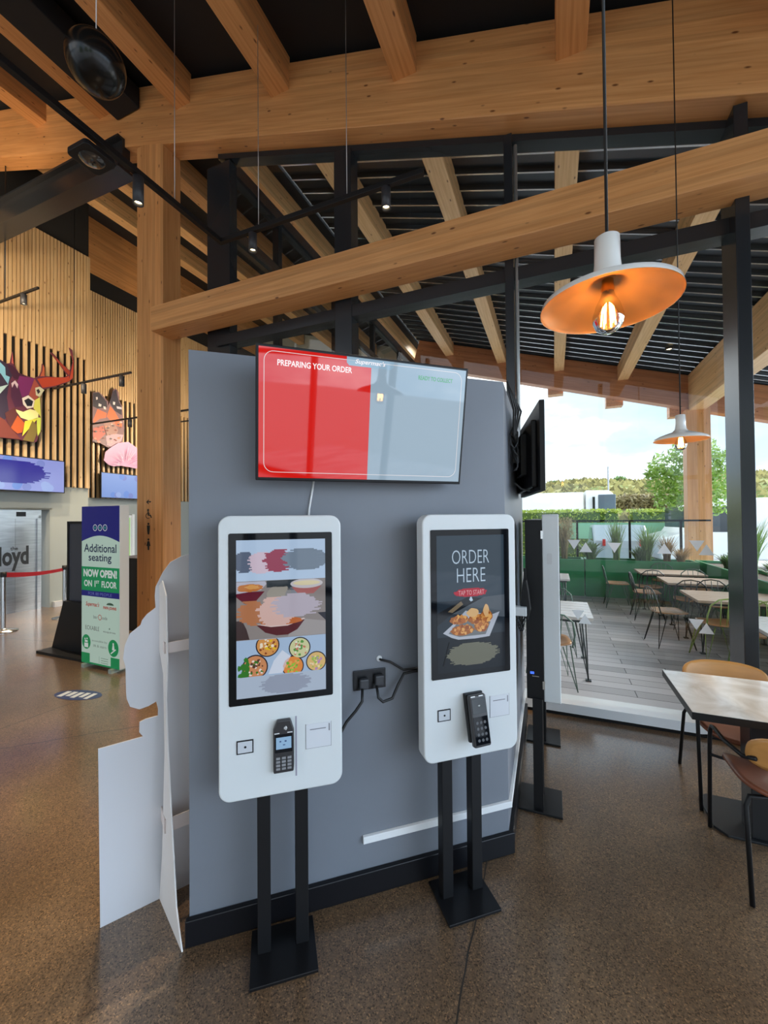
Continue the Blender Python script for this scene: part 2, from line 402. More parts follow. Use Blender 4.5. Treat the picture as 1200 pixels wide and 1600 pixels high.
# ---- glazed front: panes, mullions and transom
for i in range(5):
    u0, u1 = BAYS[i], BAYS[i + 1]
    wdw = thing('window_%d' % (i + 1), ((u0 + u1) / 2, GV, 0), 0, None, None, kind='structure')
    c = (u0 + u1) / 2
    pane = MB(); pts = [(u0 - c, .10), (u1 - c, .10), (u1 - c, RZ(4.80, u1)), (u0 - c, RZ(4.80, u0))]
    pane.add([(a, 0, b) for a, b in pts], [(0, 1, 2, 3)])
    part('pane', pane, GLASS, wdw)
    part('transom', MB().box(u0 - c, u1 - c, -.09, .06, 3.60, 3.715), FRAME, wdw)
    part('sill', MB().use(mat('white aluminium sill', (.78, .80, .82), .3)).box(u0 - c, u1 - c, -.10, .10, .03, .10).use(BLACK).box(u0 - c, u1 - c, -.085, .09, 0, .03), None, wdw)
    hd = MB(); hd.T = Matrix.Translation((-c, 0, 0)); hd.box(u0, u1, -.06, .07, 4.74, 4.80, sl=SLOPE)
    part('head_frame', hd, FRAME, wdw)
def mullion(u0, u1, v0, ztop, n):
    S('trim_%d' % n, MB().box(u0, u1, v0, GV + .06, 0, ztop), FRAME, bevel=.004)
mullion(-3.74, -3.40, GV - .06, 5.75, 1)
mullion(-2.01, -1.82, GV - .10, 5.30, 2)
mullion(-.355, -.285, GV - .12, 4.85, 3)
mullion(1.18, 1.26, GV - .20, 4.42, 4)
mullion(2.76, 2.84, GV - .20, 3.95, 5)
# return glazing running outwards from the corner
wdw = thing('window_6', (-3.57, 7.5, 0), 0, None, None, kind='structure')
part('pane', MB().add([(0, -3.74, .1), (0, 3.5, .1), (0, 3.5, RZ(4.80, -3.57)), (0, -3.74, RZ(4.80, -3.57))], [(0, 1, 2, 3)]), GLASS, wdw)
for vv in (4.75, 6.4, 8.05, 9.7): part('mullion', MB().box(-.05, .05, vv - 7.5 - .04, vv - 7.5 + .04, 0, 5.85), FRAME, wdw)
part('transom', MB().box(-.05, .05, -3.74, 3.5, 5.05, 5.15).box(-.05, .05, -3.74, 3.5, 5.75, 5.95).box(-.05, .05, -3.74, 3.5, 3.60, 3.71), FRAME, wdw)
part('sill', MB().box(-.06, .06, -3.74, 3.5, 0, .1), FRAME, wdw)
# glazing behind the viewer and at the right end of the room
wdw = thing('window_7', (0, -5, 0), 0, None, None, kind='structure')
for u in (-8.4, -6, -3.6, -1.2, 1.2, 3.4, 4.55): part('mullion', MB().box(u - .05, u + .05, -.08, .08, 0, RZ(5.5, u)), FRAME, wdw)
part('transom', MB().box(-8.5, 4.6, -.06, .06, 2.5, 2.6).box(-8.5, 4.6, -.06, .06, 0, .1), FRAME, wdw)
wdw = thing('window_8', (4.6, 0, 0), 0, None, None, kind='structure')
for vv in (-3.2, -1.4, .4, 2.2, 3.7): part('mullion', MB().box(-.05, .05, vv - .05, vv + .05, 0, 4.1), FRAME, wdw)
part('transom', MB().box(-.06, .06, -5, 3.7, 2.5, 2.6).box(-.06, .06, -5, 3.7, 0, .1), FRAME, wdw)

# ================================================================ TIMBER
def beam(name, u0, u1, v0, v1, z0, z1, m, sl, label, cat, group=None, bevel=.006):
    mb = MB().box(u0, u1, v0, v1, z0, z1, sl=sl)
    return single(name, mb, m, label, cat, group, bevel=bevel)
def shear_box_obj(name, u0, u1, v0, v1, z0, z1, m, label, cat, group=None):
    """a straight member lying in the roof slope; built flat along local x, then tilted"""
    mb = MB(); L = (u1 - u0) * sqrt(1 + SLOPE ** 2); h = z1 - z0
    x0, x1 = -L / 2, L / 2
    k = h / 2 * cos(math.atan(SLOPE)) 
    mb.box(x0, x1, -(v1 - v0) / 2, (v1 - v0) / 2, -k, k)
    o = part(name, mb, m, None, bevel=.006)
    uc = (u0 + u1) / 2
    o.matrix_world = Matrix.Translation(W(uc, (v0 + v1) / 2, RZ((z0 + z1) / 2, uc))) @ Matrix.Rotation(-A, 4, 'Z') @ Matrix.Rotation(math.atan(SLOPE), 4, 'Y')
    return tag(o, label, cat, group)
shear_box_obj('timber_beam', -9.6, 4.6, 3.45, 3.70, 4.80, 5.53, WX, 'huge sloping glulam roof beam running over the top of the window wall', 'beam')
beam('timber_beam', -4.25, 4.6, 3.30, 3.58, 3.77, 4.05, WX, 0, 'level timber cross beam running in front of the glazing from column to right edge', 'beam')
beam('timber_column', -4.68, -4.235, 3.45, 3.70, 0, RZ(4.80, -4.6), WZ, 0, 'indoor timber column with toilet symbols, standing left of the grey partition', 'column')
JO = ['behind the pendant lamp cable', 'above the middle of the grey partition', "above the television's left half", 'left of the timber column', 'leading to the black ball', 'far left']
where_in = {1: 'to the right of the big pendant lamp', 0: 'whose end sits above the big pendant lamp',
            -1: 'whose end lands on the main beam above the television', -2: 'whose end lands just right of the top left suspension wire',
            -3: 'passing behind the black ball towards the column', -4: 'on the far left below the long track rail', -5: 'at the left edge of the photo, mostly cut off', -6: 'beyond the left edge over the hall', }
GI = None
for k in (1, 0, -1, -2, -3, -4, -5, -6):
    u = .17 + 1.36 * k
    mb = MB().box(-.11, .11, -4.2, 3.46 + .02, -.02, .33)
    o = single('ceiling_joist', MB().box(u - .11, u + .11, -4.9, 3.47, RZ(5.22, u), RZ(5.22, u) + .38), WY, 'timber joist inside, ' + where_in[k], 'joist', None, bevel=.006)
where_out = {3: 'outdoor roof joist at the far right, beyond the dark mullion', 2: 'second outdoor roof joist counted from the right edge',
             1: 'outdoor roof joist slanting down behind the big pendant lamp to its right', 0: 'outdoor roof joist standing upright in view behind the big pendant lamp',
             -1: 'outdoor roof joist slanting down just right of the middle track spotlight', -2: 'outdoor roof joist slanting down behind the left end of the track rail'}
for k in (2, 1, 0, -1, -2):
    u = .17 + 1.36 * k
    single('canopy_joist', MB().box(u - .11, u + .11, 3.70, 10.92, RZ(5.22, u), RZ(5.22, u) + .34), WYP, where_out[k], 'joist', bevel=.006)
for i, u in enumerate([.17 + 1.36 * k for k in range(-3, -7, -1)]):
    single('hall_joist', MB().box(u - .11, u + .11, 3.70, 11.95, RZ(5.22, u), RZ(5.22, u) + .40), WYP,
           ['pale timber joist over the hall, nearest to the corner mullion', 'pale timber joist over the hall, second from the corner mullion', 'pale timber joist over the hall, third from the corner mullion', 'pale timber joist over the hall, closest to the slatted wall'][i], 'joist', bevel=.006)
# canopy edge outdoors
shear_box_obj('fascia_beam', -3.5, 5.5, 10.90, 11.15, 4.80, 5.53, WX_SHADE, 'shade-tinted timber beam along the outer edge of the canopy roof', 'beam')
single('canopy_column', MB().box(2.72, 3.16, 10.85, 11.15, 0, RZ(4.8, 2.95) + .02), WZ, 'outdoor timber column carrying the canopy corner beside the small pendant lamp', 'column', bevel=.006)
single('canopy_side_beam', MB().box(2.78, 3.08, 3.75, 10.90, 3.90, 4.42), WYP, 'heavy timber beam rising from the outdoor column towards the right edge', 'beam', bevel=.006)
for i, (x, y) in enumerate(((868, 616), (959, 634), (1058, 650))):
    a = atV(x, y, 11.35)
    single('rafter_end', MB().box(a[0] - .18, a[0] + .18, 11.2, 11.45, a[2] - .04, a[2] + .45), WY, ['left', 'middle', 'right'][i] + ' one of three timber rafter ends poking out under the canopy beam', 'rafter end')
# corrugated soffit of the canopy
RIB = mat('dark ribbed steel deck', (.03, .034, .04), .35, .5); BEAD = mat('rib glint steel', (.62, .66, .70), .24, 1)  # lighter metal on the rib bottoms puts their glints into the colour
mb = MB().use(RIB); mb.smooth = False
prof = []; v = 3.76
while v < 11.1:
    prof += [(v, 5.60), (v + .14, 5.60), (v + .155, 5.57), (v + .17, 5.548), (v + .185, 5.54), (v + .20, 5.548), (v + .215, 5.57), (v + .23, 5.60)]; v += .27
vs = []; fs = []
for a, z in prof: vs += [(-3.5, a, z + 3.5 * SLOPE), (5.5, a, z - 5.5 * SLOPE)]
for i in range(len(prof) - 1): fs.append((2 * i, 2 * i + 1, 2 * i + 3, 2 * i + 2))
mb.add(vs, [f for i, f in enumerate(fs) if i % 8 not in (3, 4)]); mb.use(BEAD).add(vs, [f for i, f in enumerate(fs) if i % 8 in (3, 4)]); mb.use(RIB); mb.box(-3.55, 5.5, 3.7, 11.5, 5.62, 5.72, sl=SLOPE)
S('ceiling_canopy', mb, None)
# downlight in the canopy
a = atV(1046, 556, 9.6)
t = thing('recessed_downlight', (a[0], 9.6, RZ(5.545, a[0]) - .02), 0, 'small round lit downlight in the dark canopy ceiling', 'downlight')
part('trim_ring', MB().lathe([(.05, .03), (.075, .03), (.075, 0), (.05, 0)], 24), DARKM, t)
part('lamp', MB().lathe([(0, .012), (.05, .012)], 24), mat('warm lamp face', (1, .8, .5), .4, emit=(1, .72, .38), es=6), t)
# dark steel beam and duct
single('steel_beam', MB().box(-9.6, -4.9, 3.42, 3.52, 6.0, 6.34).box(-9.6, -4.9, 3.36, 3.60, 5.97, 6.0).box(-9.6, -4.9, 3.36, 3.60, 6.34, 6.37), FRAME, 'dark steel beam running left from the timber column across the hall', 'beam')
single('ceiling_duct', MB().box(-5.02, -4.62, -4, 3.44, RZ(5.2, -4.8), RZ(5.2, -4.8) + .25), DECK, 'black boxed duct between two ceiling joists, ending above the timber column', 'duct', bevel=.01)
# ================================================================ PARTITION
PY = radians(17.2)
PL = Vector((-.75, 1.571, 0)); PD = Vector((cos(PY), sin(PY), 0)); PN = Vector((sin(PY), -cos(PY), 0))
pt = thing('partition_wall', PL, PY, 'free-standing grey partition wall carrying the television, with two order kiosks before it', 'partition', building=False)
def toP(p): q = Vector((p[0], p[1], 0)) - PL; return (q.dot(PD), q.dot(-PN))
R1 = (1.398, 0.0)
S1 = toP(W(-.235, 3.50)); T1 = toP((-.56, 1.86))
body = [(0, 0), R1, S1, (S1[0] - .25, S1[1] + .02), T1]
part('panel_body', MB().prism(body, 2.257), GREYWALL, pt, bevel=.002)
sd = (Vector(S1) - Vector(R1)).normalized(); sn = Vector((sd.y, -sd.x))
def offp(p, a, n): return (p[0] + sd.x * a + sn.x * n, p[1] + sd.y * a + sn.y * n)
bb = [(-.012, -.022), (R1[0] + .02, -.022), offp(R1, 0, .022), offp(S1, 0, .022), S1, R1, (-.012, .0)]
part('baseboard', MB().prism(bb, .10), mat('black skirting', (.007, .007, .009), .35, spec=.3), pt, bevel=.006)
tr = [(.677, -.016), (R1[0] + .01, -.016), offp(R1, .0, .016), offp(S1, -.1, .016), offp(S1, -.1, 0), R1, (.677, 0)]
part('cable_trunking', MB().prism(tr, .030, base=.215), mat('white trunking', (.8, .8, .8), .4), pt, bevel=.002, label='white cable trunking')
# vertical grey conduit beside the mullion
single('conduit', MB().tube([(-.262, 3.62, 1.2), (-.262, 3.62, 4.76)], .016), mat('galvanised conduit', (.4, .42, .42), .4, .6), 'grey conduit pipe running up the window mullion behind the side television', 'conduit')

# double socket on the partition
def onP(s, z, out=0): p = PL + PD * s + PN * out; return Vector((p.x, p.y, z))
sk = thing('power_socket', onP(.712, .905), PY, 'black double power socket on the partition between the two front kiosks', 'socket', building=False)
part('face_plate', MB().box(-.072, .072, -.008, 0, -.042, .042), mat('black nickel plate', (.02, .02, .022), .25, .5), sk, bevel=.002)
part('plug', MB().box(-.05, -.01, -.035, -.008, -.032, .012), DARKM, sk, bevel=.006)
part('plug', MB().box(.018, .058, -.035, -.008, -.024, .020), DARKM, sk, bevel=.006)
cb = MB(); ps = [onP(.672, .88, .035), onP(.665, .84, .06), onP(.64, .80, .05), onP(.60, .76, .05), onP(.56, .70, .06), onP(.52, .66, .08)]
cb.tube(ps, .006)
single('power_cable', cb, CABLE, 'black cable from the left plug down behind the left kiosk', 'cable', building=False)
cb = MB(); ps = [onP(.735, .885, .035), onP(.735, .845, .06), onP(.755, .825, .06), onP(.80, .83, .05), onP(.83, .88, .04), onP(.86, .92, .03), onP(.91, .925, .03), onP(.97, .925, .04)]
cb.tube(ps, .006); single('power_cable', cb, CABLE, 'black cable looping from the right plug to behind the right kiosk', 'cable', building=False)
cb = MB(); cb.tube([onP(.758, .985, -.001), onP(.762, .985, .012), onP(.80, .975, .02), onP(.86, .935, .025), onP(.97, .935, .03)], .005)
single('data_cable', cb, CABLE, 'thin black cable coming out of the hole above the socket', 'cable', building=False)
single('cable_hole', MB().lathe([(0, .003), (.012, .003), (.013, 0)], 16), mat('white grommet', (.7, .7, .7), .5), 'small round cable hole in the partition above the socket', 'hole', building=False).matrix_world = Matrix.Translation(onP(.757, .988, .001)) @ Matrix.Rotation(PY, 4, 'Z') @ Matrix.Rotation(pi / 2, 4, 'X')

# ================================================================ TELEVISION on the partition
tvr = thing('wall_television', (-.058, 1.640, 1.99), .33, 'large tilted television on the partition, half red and half white order screen', 'television', building=False)
tvr.rotation_euler = (0.168, 0, .33)
hw, hh = .434, .2475
casing = MB().box(-hw, hw, 0, .022, -hh, hh)
part('casing', casing, BLACK, tvr, bevel=.003)
part('back_housing', MB().box(-.30, .30, .022, .05, -.16, .12), BLACK, tvr, bevel=.01)
part('wall_bracket', MB().box(-.15, .15, .05, .075, -.1, .1).box(-.03, .03, .07, .12, -.08, -.02), BLACK, tvr)
def flatq(mb, m, x0, x1, z0, z1, y): mb.use(m); mb.flat([(x0, y, z0), (x1, y, z0), (x1, y, z1), (x0, y, z1)]); return mb
SR = .03
TVRED = em('screen red', (.72, .012, .008), .66, SR, .35); TVWHITE = em('screen white', (.42, .56, .68), .50, SR, .35); TVHEAD = em('screen pale blue', (.35, .52, .66), .6, SR)
TVLINE = em('screen thin line', (.9, .85, .85), .6, SR); TVTXT = em('screen pale text', (1, .9, .9), .75, SR); TVGREEN = em('screen green text', (.12, .5, .2), .6, SR)
sc = MB(); y = -.0006
flatq(sc, TVRED, -hw + .010, .002, -hh + .012, hh - .010, y); flatq(sc, TVWHITE, .002, hw - .010, -hh + .012, hh - .010, y)
y2 = -.0012
sc.use(TVHEAD).flat([(-.098, y2, hh - .010), (-.098, y2, .215), (-.088, y2, .205), (.082, y2, .205), (.094, y2, .215), (.096, y2, hh - .010)])
P = rrect(-.405, .405, -.215, .225, .035, 6)
for i in range(len(P)):     # thin rounded frame line
    a, b2 = P[i], P[(i + 1) % len(P)]
    dx, dz = b2[0] - a[0], b2[1] - a[1]; L = sqrt(dx * dx + dz * dz)
    if L < 1e-5: continue
    nx, nz_ = -dz / L * .0011, dx / L * .0011
    sc.use(TVLINE).flat([(a[0] + nx, y2, a[1] + nz_), (a[0] - nx, y2, a[1] - nz_), (b2[0] - nx, y2, b2[1] - nz_), (b2[0] + nx, y2, b2[1] + nz_)])
sc.use(TVTXT).text('PREPARING YOUR ORDER', -.358, -.076, .176, .198, -.0016, bold=.02)
sc.text("Supermac's", -.065, .060, .210, .232, -.0016, shear=.3, bold=.01)
sc.use(TVGREEN).text('READY TO COLLECT', .205, .362, .180, .197, -.0016, bold=.02)
part('screen', sc, None, tvr)
single('television_cable', MB().tube([(-.293 + 0.0, 1.713, 1.76), (-.300, 1.703, 1.70), (-.310, 1.700, 1.64), (-.312, 1.68, 1.56)], .004), mat('white cable', (.75, .75, .75), .5), 'thin white cable hanging from the television behind the left kiosk', 'cable', building=False)

# ================================================================ KIOSKS
ZB, ZT = .587, 1.612
def kiosk_common(root, base_dx=0.0, term='slot', black_back=.055):
    face = rrect(-.2215, .2215, ZB, ZT, .042, 8)
    sh = MB().use(WHITE).prism(face, .066, axis='y', base=0)
    part('housing', sh, None, root, bevel=.006, seg=3)
    part('back_box', MB().prism(rrect(-.200, .205, ZB + .02, ZT - .02, .02, 4), black_back, axis='y', base=.066), BLACK, root, bevel=.003)
    part('wall_spacer', MB().box(-.08, .08, .066 + black_back, .10 + black_back * .4, .9, 1.3), BLACK, root)
    gl = MB().prism(rrect(-.1865, .1865, .928, 1.548, .006, 3), .003, axis='y', base=-.003)
    part('screen_glass', gl, GLOSSB, root, bevel=.001)
    for x in (-.0685, .0685): part('post', MB().box(base_dx + x - .0235, base_dx + x + .0235, .014, .062, .012, ZB + .01), BLACK, root, bevel=.002)
    part('base_plate', MB().box(base_dx - .1165, base_dx + .1165, -.092, .115, 0, .012), mat('black base plate', (.008, .008, .009), .28, spec=.35), root, bevel=.002)
    cs = MB().use(BLACK).box(-.161, -.103, -.0025, 0, .755, .803).use(mat('sensor window', (.55, .57, .6), .25)).box(-.157, -.107, -.0032, -.002, .759, .799).use(BLACK).prism([(-.131 + .004 * cos(a * pi / 6), .779 + .004 * sin(a * pi / 6)) for a in range(12)], .001, axis='y', base=-.0042)
    part('code_scanner', cs, None, root)
    rc = MB().use(mat('printer door white', (.64, .65, .68), .4)).box(.085, .178, -.0015, 0, .738, .828).use(mat('slot grey', (.18, .18, .2), .5)).box(.099, .159, -.002, -.001, .8055, .8085).box(.1695, .1735, -.002, -.001, .795, .822)
    rc.box(.0845, .1785, -.0008, 0, .7365, .7385).box(.083, .0845, -.0008, 0, .7365, .829).box(.1785, .1795, -.0008, 0, .7365, .829)
    part('receipt_door', rc, None, root)
def scribble(mb, m, x0, x1, z0, z1, y, n=22, jag=.012, lim=None):
    """ragged brush stroke: thin horizontal strips with uneven ends"""
    mb.use(m); h = (z1 - z0) / n
    for i in range(n):
        k = sin(pi * (i + .5) / n) ** .35
        a = (x0 + x1) / 2 - (x1 - x0) / 2 * k + random.uniform(-jag, jag); b = (x0 + x1) / 2 + (x1 - x0) / 2 * k + random.uniform(-jag, jag)
        if lim: a = max(a, lim[0]); b = min(b, lim[1])
        mb.flat([(a, y, z0 + i * h), (b, y, z0 + i * h + random.uniform(-.0006, .0006)), (b, y, z0 + (i + 1.1) * h), (a, y, z0 + (i + 1.1) * h)])
def disc(mb, m, cx, cz, r, y, zmin=-9, zmax=9, xmin=-9, xmax=9, rz=None, n=28, jag=0):
    P = []
    for k in range(n):
        a = 2 * pi * k / n; q = 1 + random.uniform(-jag, jag)
        P.append((min(max(cx + r * q * cos(a), xmin), xmax), min(max(cz + (rz or r) * q * sin(a), zmin), zmax)))
    mb.use(m).flat([(a, y, b) for a, b in P])
def E_(r, g, b, s=.75): m_ = em('screen %d %d %d' % (r, g, b), srgb(r, g, b), s * .80, .04); m_.node_tree.nodes['Principled BSDF'].inputs['Specular IOR Level'].default_value = .3; return m_
def terminal_slot(root):
    sl = MB().use(mat('slot shadow edge', (.32, .30, .36), .5)).box(.045, .051, -.0012, 0, .645, .865)
    sl.use(mat('recess white', (.64, .665, .66), .4)).box(-.042, .045, -.0012, 0, .645, .867)
    part('terminal_recess', sl, None, root)
    t = thing('card_terminal', (0, 0, 0), 0, None, None, building=False); t.parent = root
    for k in ('label', 'category'): 
        if k in t: del t[k]
    bodyp = [(-.033, .675), (.038, .675), (.040, .70), (.040, .825), (.028, .864), (-.020, .864), (-.034, .83), (-.034, .70)]
    part('terminal_body', MB().prism(bodyp, -.020, axis='y', base=-.001), mat('terminal black', (.03, .028, .03), .35), t, bevel=.004)
    part('terminal_display', MB().use(GLOSSB).box(-.028, .034, -.0225, -.0205, .75, .815).use(em('terminal blue screen', (.25, .42, .62), .7)).box(-.024, .030, -.0232, -.0215, .763, .805).use(em('terminal ink', (.05, .1, .25), .5)).box(-.012, -.006, -.0236, -.0225, .788, .793).box(.006, .013, -.0236, -.0225, .788, .793).box(.0, .008, -.0236, -.0225, .776, .779), None, t)
    kp = MB().use(mat('key grey', (.25, .25, .26), .4))
    for i in range(3):
        for j in range(4): kp.box(-.024 + i * .020, -.010 + i * .020, -.0235, -.0205, .688 + j * .0125, .696 + j * .0125)
    part('keypad', kp, None, t)
    lg = MB().use(mat('terminal white print', (.8, .8, .8), .4)); lg.box(-.030, -.012, -.0217, -.0208, .818, .821).box(.016, .034, -.0217, -.0208, .818, .821)
    for r in (.006, .010, .014):
        pts = [(.0 + r * cos(a), -.0212, .836 + r * .7 * sin(a)) for a in [pi * (-.25 + .1 * q) for q in range(6)]]
        lg.tube(pts, .0012, 5)
    part('contactless_mark', lg, None, t)
def terminal_tilted(root):
    t = thing('card_terminal', (0.0, -.012, .862), 0, None, None, building=False); t.parent = root
    for k in ('label', 'category'):
        if k in t: del t[k]
    t.rotation_euler = (radians(-12), 0, radians(4))
    part('cradle', MB().box(-.044, .044, .0, .018, -.19, .0), BLACK, t, bevel=.004)
    part('terminal_body', MB().box(-.040, .040, -.028, .0, -.205, -.006), mat('terminal black', (.03, .028, .03), .35), t, bevel=.008, seg=3)
    part('terminal_display', MB().box(-.033, .033, -.0295, -.0275, -.078, -.020), mat('dark grey display', (.05, .055, .06), .12), t, bevel=.001)
    kp = MB().use(GLOSSB).box(-.034, .034, -.0293, -.0275, -.195, -.09).use(mat('key dark', (.05, .05, .055), .35))
    for i in range(3):
        for j in range(4): kp.prism([(-.018 + i * .018 + .006 * cos(a), -.178 + j * .022 + .006 * sin(a)) for a in [q * pi / 5 for q in range(10)]], -.001, axis='y', base=-.0293)
    part('keypad', kp, None, t)
    for xa in (-.034, .004): part('status_light', MB().box(xa, xa + .020, -.0292, -.028, -.013, -.009), mat('terminal white print', (.8, .8, .8), .4), t)
    lg = MB().use(MATS['terminal white print'])
    for r in (.004, .007): lg.tube([(.0 + r * cos(a), -.030, -.052 + r * .8 * sin(a)) for a in [pi * (.25 + .1 * q) for q in range(6)]], .0009, 5)
    part('contactless_mark', lg, None, t)

k1 = thing('order_kiosk', (-.381, 1.524, 0), .27, 'white self-order kiosk on the left, its screen showing bowls of food', 'kiosk', building=False)
kiosk_common(k1)
terminal_slot(k1)
X0, X1, Z0, Z1 = -.160, .160, .953, 1.523
im = MB(); y = -.0034
HD = E_(178, 200, 226); flatq(im, HD, X0, X1, 1.374, Z1, y)
flatq(im, E_(150, 142, 140, .6), X0, X1, 1.161, 1.374, y); flatq(im, E_(163, 186, 214), X0, X1, 1.028, 1.161, y); flatq(im, E_(172, 186, 205), X0, X1, Z0, 1.028, y)
y = -.0040
# photograph band: blurred table, bowls
flatq(im, E_(48, 56, 62, .6), -.055, .03, 1.348, 1.373, y); flatq(im, E_(60, 70, 80, .6), .02, .06, 1.335, 1.373, y)
disc(im, E_(165, 160, 150, .6), -.01, 1.315, .045, y, zmax=1.35, jag=.05); disc(im, E_(140, 145, 155, .6), .05, 1.31, .04, y, jag=.05)
y = -.0044
im.use(E_(105, 30, 50, .6)).flat([(X0, y, 1.335), (X0, y, 1.318), (-.130, y, 1.292), (-.100, y, 1.292), (-.062, y, 1.335)])
im.use(E_(190, 190, 205, .65)).flat([(X0, y - .0002, 1.372), (X0, y - .0002, 1.330), (-.075, y - .0002, 1.340), (-.055, y - .0002, 1.362), (-.06, y - .0002, 1.372)])
disc(im, E_(196, 120, 60, .65), -.112, 1.349, .045, y - .0004, rz=.014, jag=.12, xmin=X0); disc(im, E_(222, 160, 90, .65), -.105, 1.352, .024, y - .0006, rz=.008, jag=.2)
im.use(E_(180, 110, 110, .6)).flat([(.035, y, 1.345), (.06, y, 1.318), (.115, y, 1.318), (.145, y, 1.345)])
disc(im, E_(205, 200, 205, .65), .09, 1.357, .060, y - .0002, rz=.018, zmax=1.373); disc(im, E_(226, 214, 176, .65), .09, 1.359, .05, y - .0004, rz=.009)
im.use(E_(70, 55, 58, .6)).flat([(X0, y, 1.232), (X0, y, 1.163), (-.115, y, 1.163), (-.125, y, 1.2), (-.14, y, 1.232)])
im.use(E_(52, 52, 62, .6)).flat([(X1, y, 1.245), (X1, y, 1.215), (.13, y, 1.245)])
im.use(E_(170, 165, 165, .6)).flat([(.02, y, 1.163), (X1, y, 1.163), (X1, y, 1.212), (.05, y, 1.23)])
im.use(E_(92, 36, 46, .6)).flat([(-.09, y - .0004, 1.212), (-.06, y - .0004, 1.184), (-.02, y - .0004, 1.171), (.02, y - .0004, 1.171), (.055, y - .0004, 1.188), (.082, y - .0004, 1.222)])
im.use(E_(225, 200, 195, .65)).flat([(-.093, y - .0006, 1.216), (-.04, y - .0006, 1.203), (.02, y - .0006, 1.204), (.084, y - .0006, 1.226), (.078, y - .0006, 1.229), (.02, y - .0006, 1.213), (-.04, y - .0006, 1.212)])
disc(im, E_(196, 108, 56, .65), -.002, 1.222, .075, y - .0008, rz=.014, jag=.05)
scribble(im, E_(184, 120, 82, .65), -.15, -.06, 1.212, 1.302, y - .0012, 20, .016, (X0, X1)); scribble(im, E_(214, 178, 170, .7), -.088, .05, 1.208, 1.312, y - .0014, 22, .010, (X0, X1)); scribble(im, E_(184, 176, 190, .7), -.03, .135, 1.235, 1.322, y - .0016, 22, .016, (X0, X1))
# header strokes
scribble(im, E_(98, 110, 132, .65), -.172, -.095, 1.405, 1.480, y, 18, .010, (X0, X1)); scribble(im, E_(212, 192, 208, .7), -.115, -.03, 1.400, 1.478, y - .0002, 18, .008, (X0, X1)); scribble(im, E_(158, 66, 92, .65), -.064, .04, 1.404, 1.487, y - .0004, 20, .012, (X0, X1)); scribble(im, E_(124, 140, 158, .65), .005, .175, 1.408, 1.488, y - .0006, 20, .014, (X0, X1))
scribble(im, E_(152, 162, 182, .7), -.072, .096, .958, 1.026, y, 18, .012)
# five bowls seen from above
rnd = random.Random(3)
for cx, cz, r, soup, bits in ((-.052, 1.137, .042, (214, 150, 84), ((240, 226, 200), (140, 70, 40), (230, 190, 40))), (.063, 1.118, .040, (206, 208, 160), ((90, 150, 70), (200, 120, 100), (230, 230, 210))), (-.096, 1.062, .045, (206, 140, 96), ((236, 220, 210), (60, 120, 50), (90, 60, 50))), (.038, 1.052, .040, (226, 140, 66), ((150, 200, 70), (230, 170, 90), (110, 170, 60))), (.124, 1.062, .038, (220, 186, 120), ((160, 190, 90), (186, 140, 190), (240, 220, 170)))):
    lim = dict(zmax=1.160, xmin=X0, xmax=X1, zmin=1.029)
    disc(im, E_(50, 44, 56, .5), cx, cz, r, y, **lim); disc(im, E_(*soup, .7), cx, cz, r * .90, y - .0003, **lim)
    for q in range(34):
        a = rnd.uniform(0, 2 * pi); d_ = rnd.uniform(0, r * .75); c_ = bits[q % 3]
        disc(im, E_(*c_, .7), cx + d_ * cos(a), cz + d_ * sin(a), rnd.uniform(.0025, .006), y - .0005 - q * .00001, n=7, jag=.3, **lim)
for q in range(16): # herbs beside the lower left bowl
    a = rnd.uniform(0, 2 * pi); disc(im, E_(60, 130, 50, .6), -.140 + rnd.uniform(-.012, .018), 1.062 + rnd.uniform(-.03, .03), .009, y - .0012 - q * .00001, n=7, jag=.4, xmin=X0, zmin=1.029)
im.use(E_(205, 214, 230, .75)).flat([(-.05, y - .0003, 1.032), (.0, y - .0003, 1.032), (.030, y - .0003, 1.09), (.0, y - .0003, 1.115), (-.03, y - .0003, 1.08)])
part('display', im, None, k1)

k2 = thing('order_kiosk', (.368, 1.75, 0), .298, 'white self-order kiosk on the right, its dark screen reading ORDER HERE', 'kiosk', building=False)
kiosk_common(k2, base_dx=-.045)
terminal_tilted(k2)
im = MB(); y = -.0034
flatq(im, E_(60, 76, 90, .55), X0, X1, 1.25, Z1, y); flatq(im, E_(46, 58, 70, .5), X0, X1, 1.10, 1.25, y); flatq(im, E_(24, 32, 42, .45), X0, X1, Z0, 1.10, y)
y = -.004
im.use(E_(96, 106, 116, .5)).flat([(-.09, y, 1.195), (X1, y, 1.165), (X1, y, 1.262), (.06, y, 1.258)])
im.use(E_(40, 44, 50, .45)).flat([(X0, y, 1.15), (-.09, y, 1.195), (.05, y, 1.253), (-.02, y, 1.262), (X0, y, 1.20)])
im.use(E_(140, 124, 100, .5)).flat([(-.112, y - .0003, 1.205), (-.09, y - .0003, 1.200), (-.04, y - .0003, 1.232), (-.05, y - .0003, 1.246)])
TX = E_(176, 196, 214, .85)
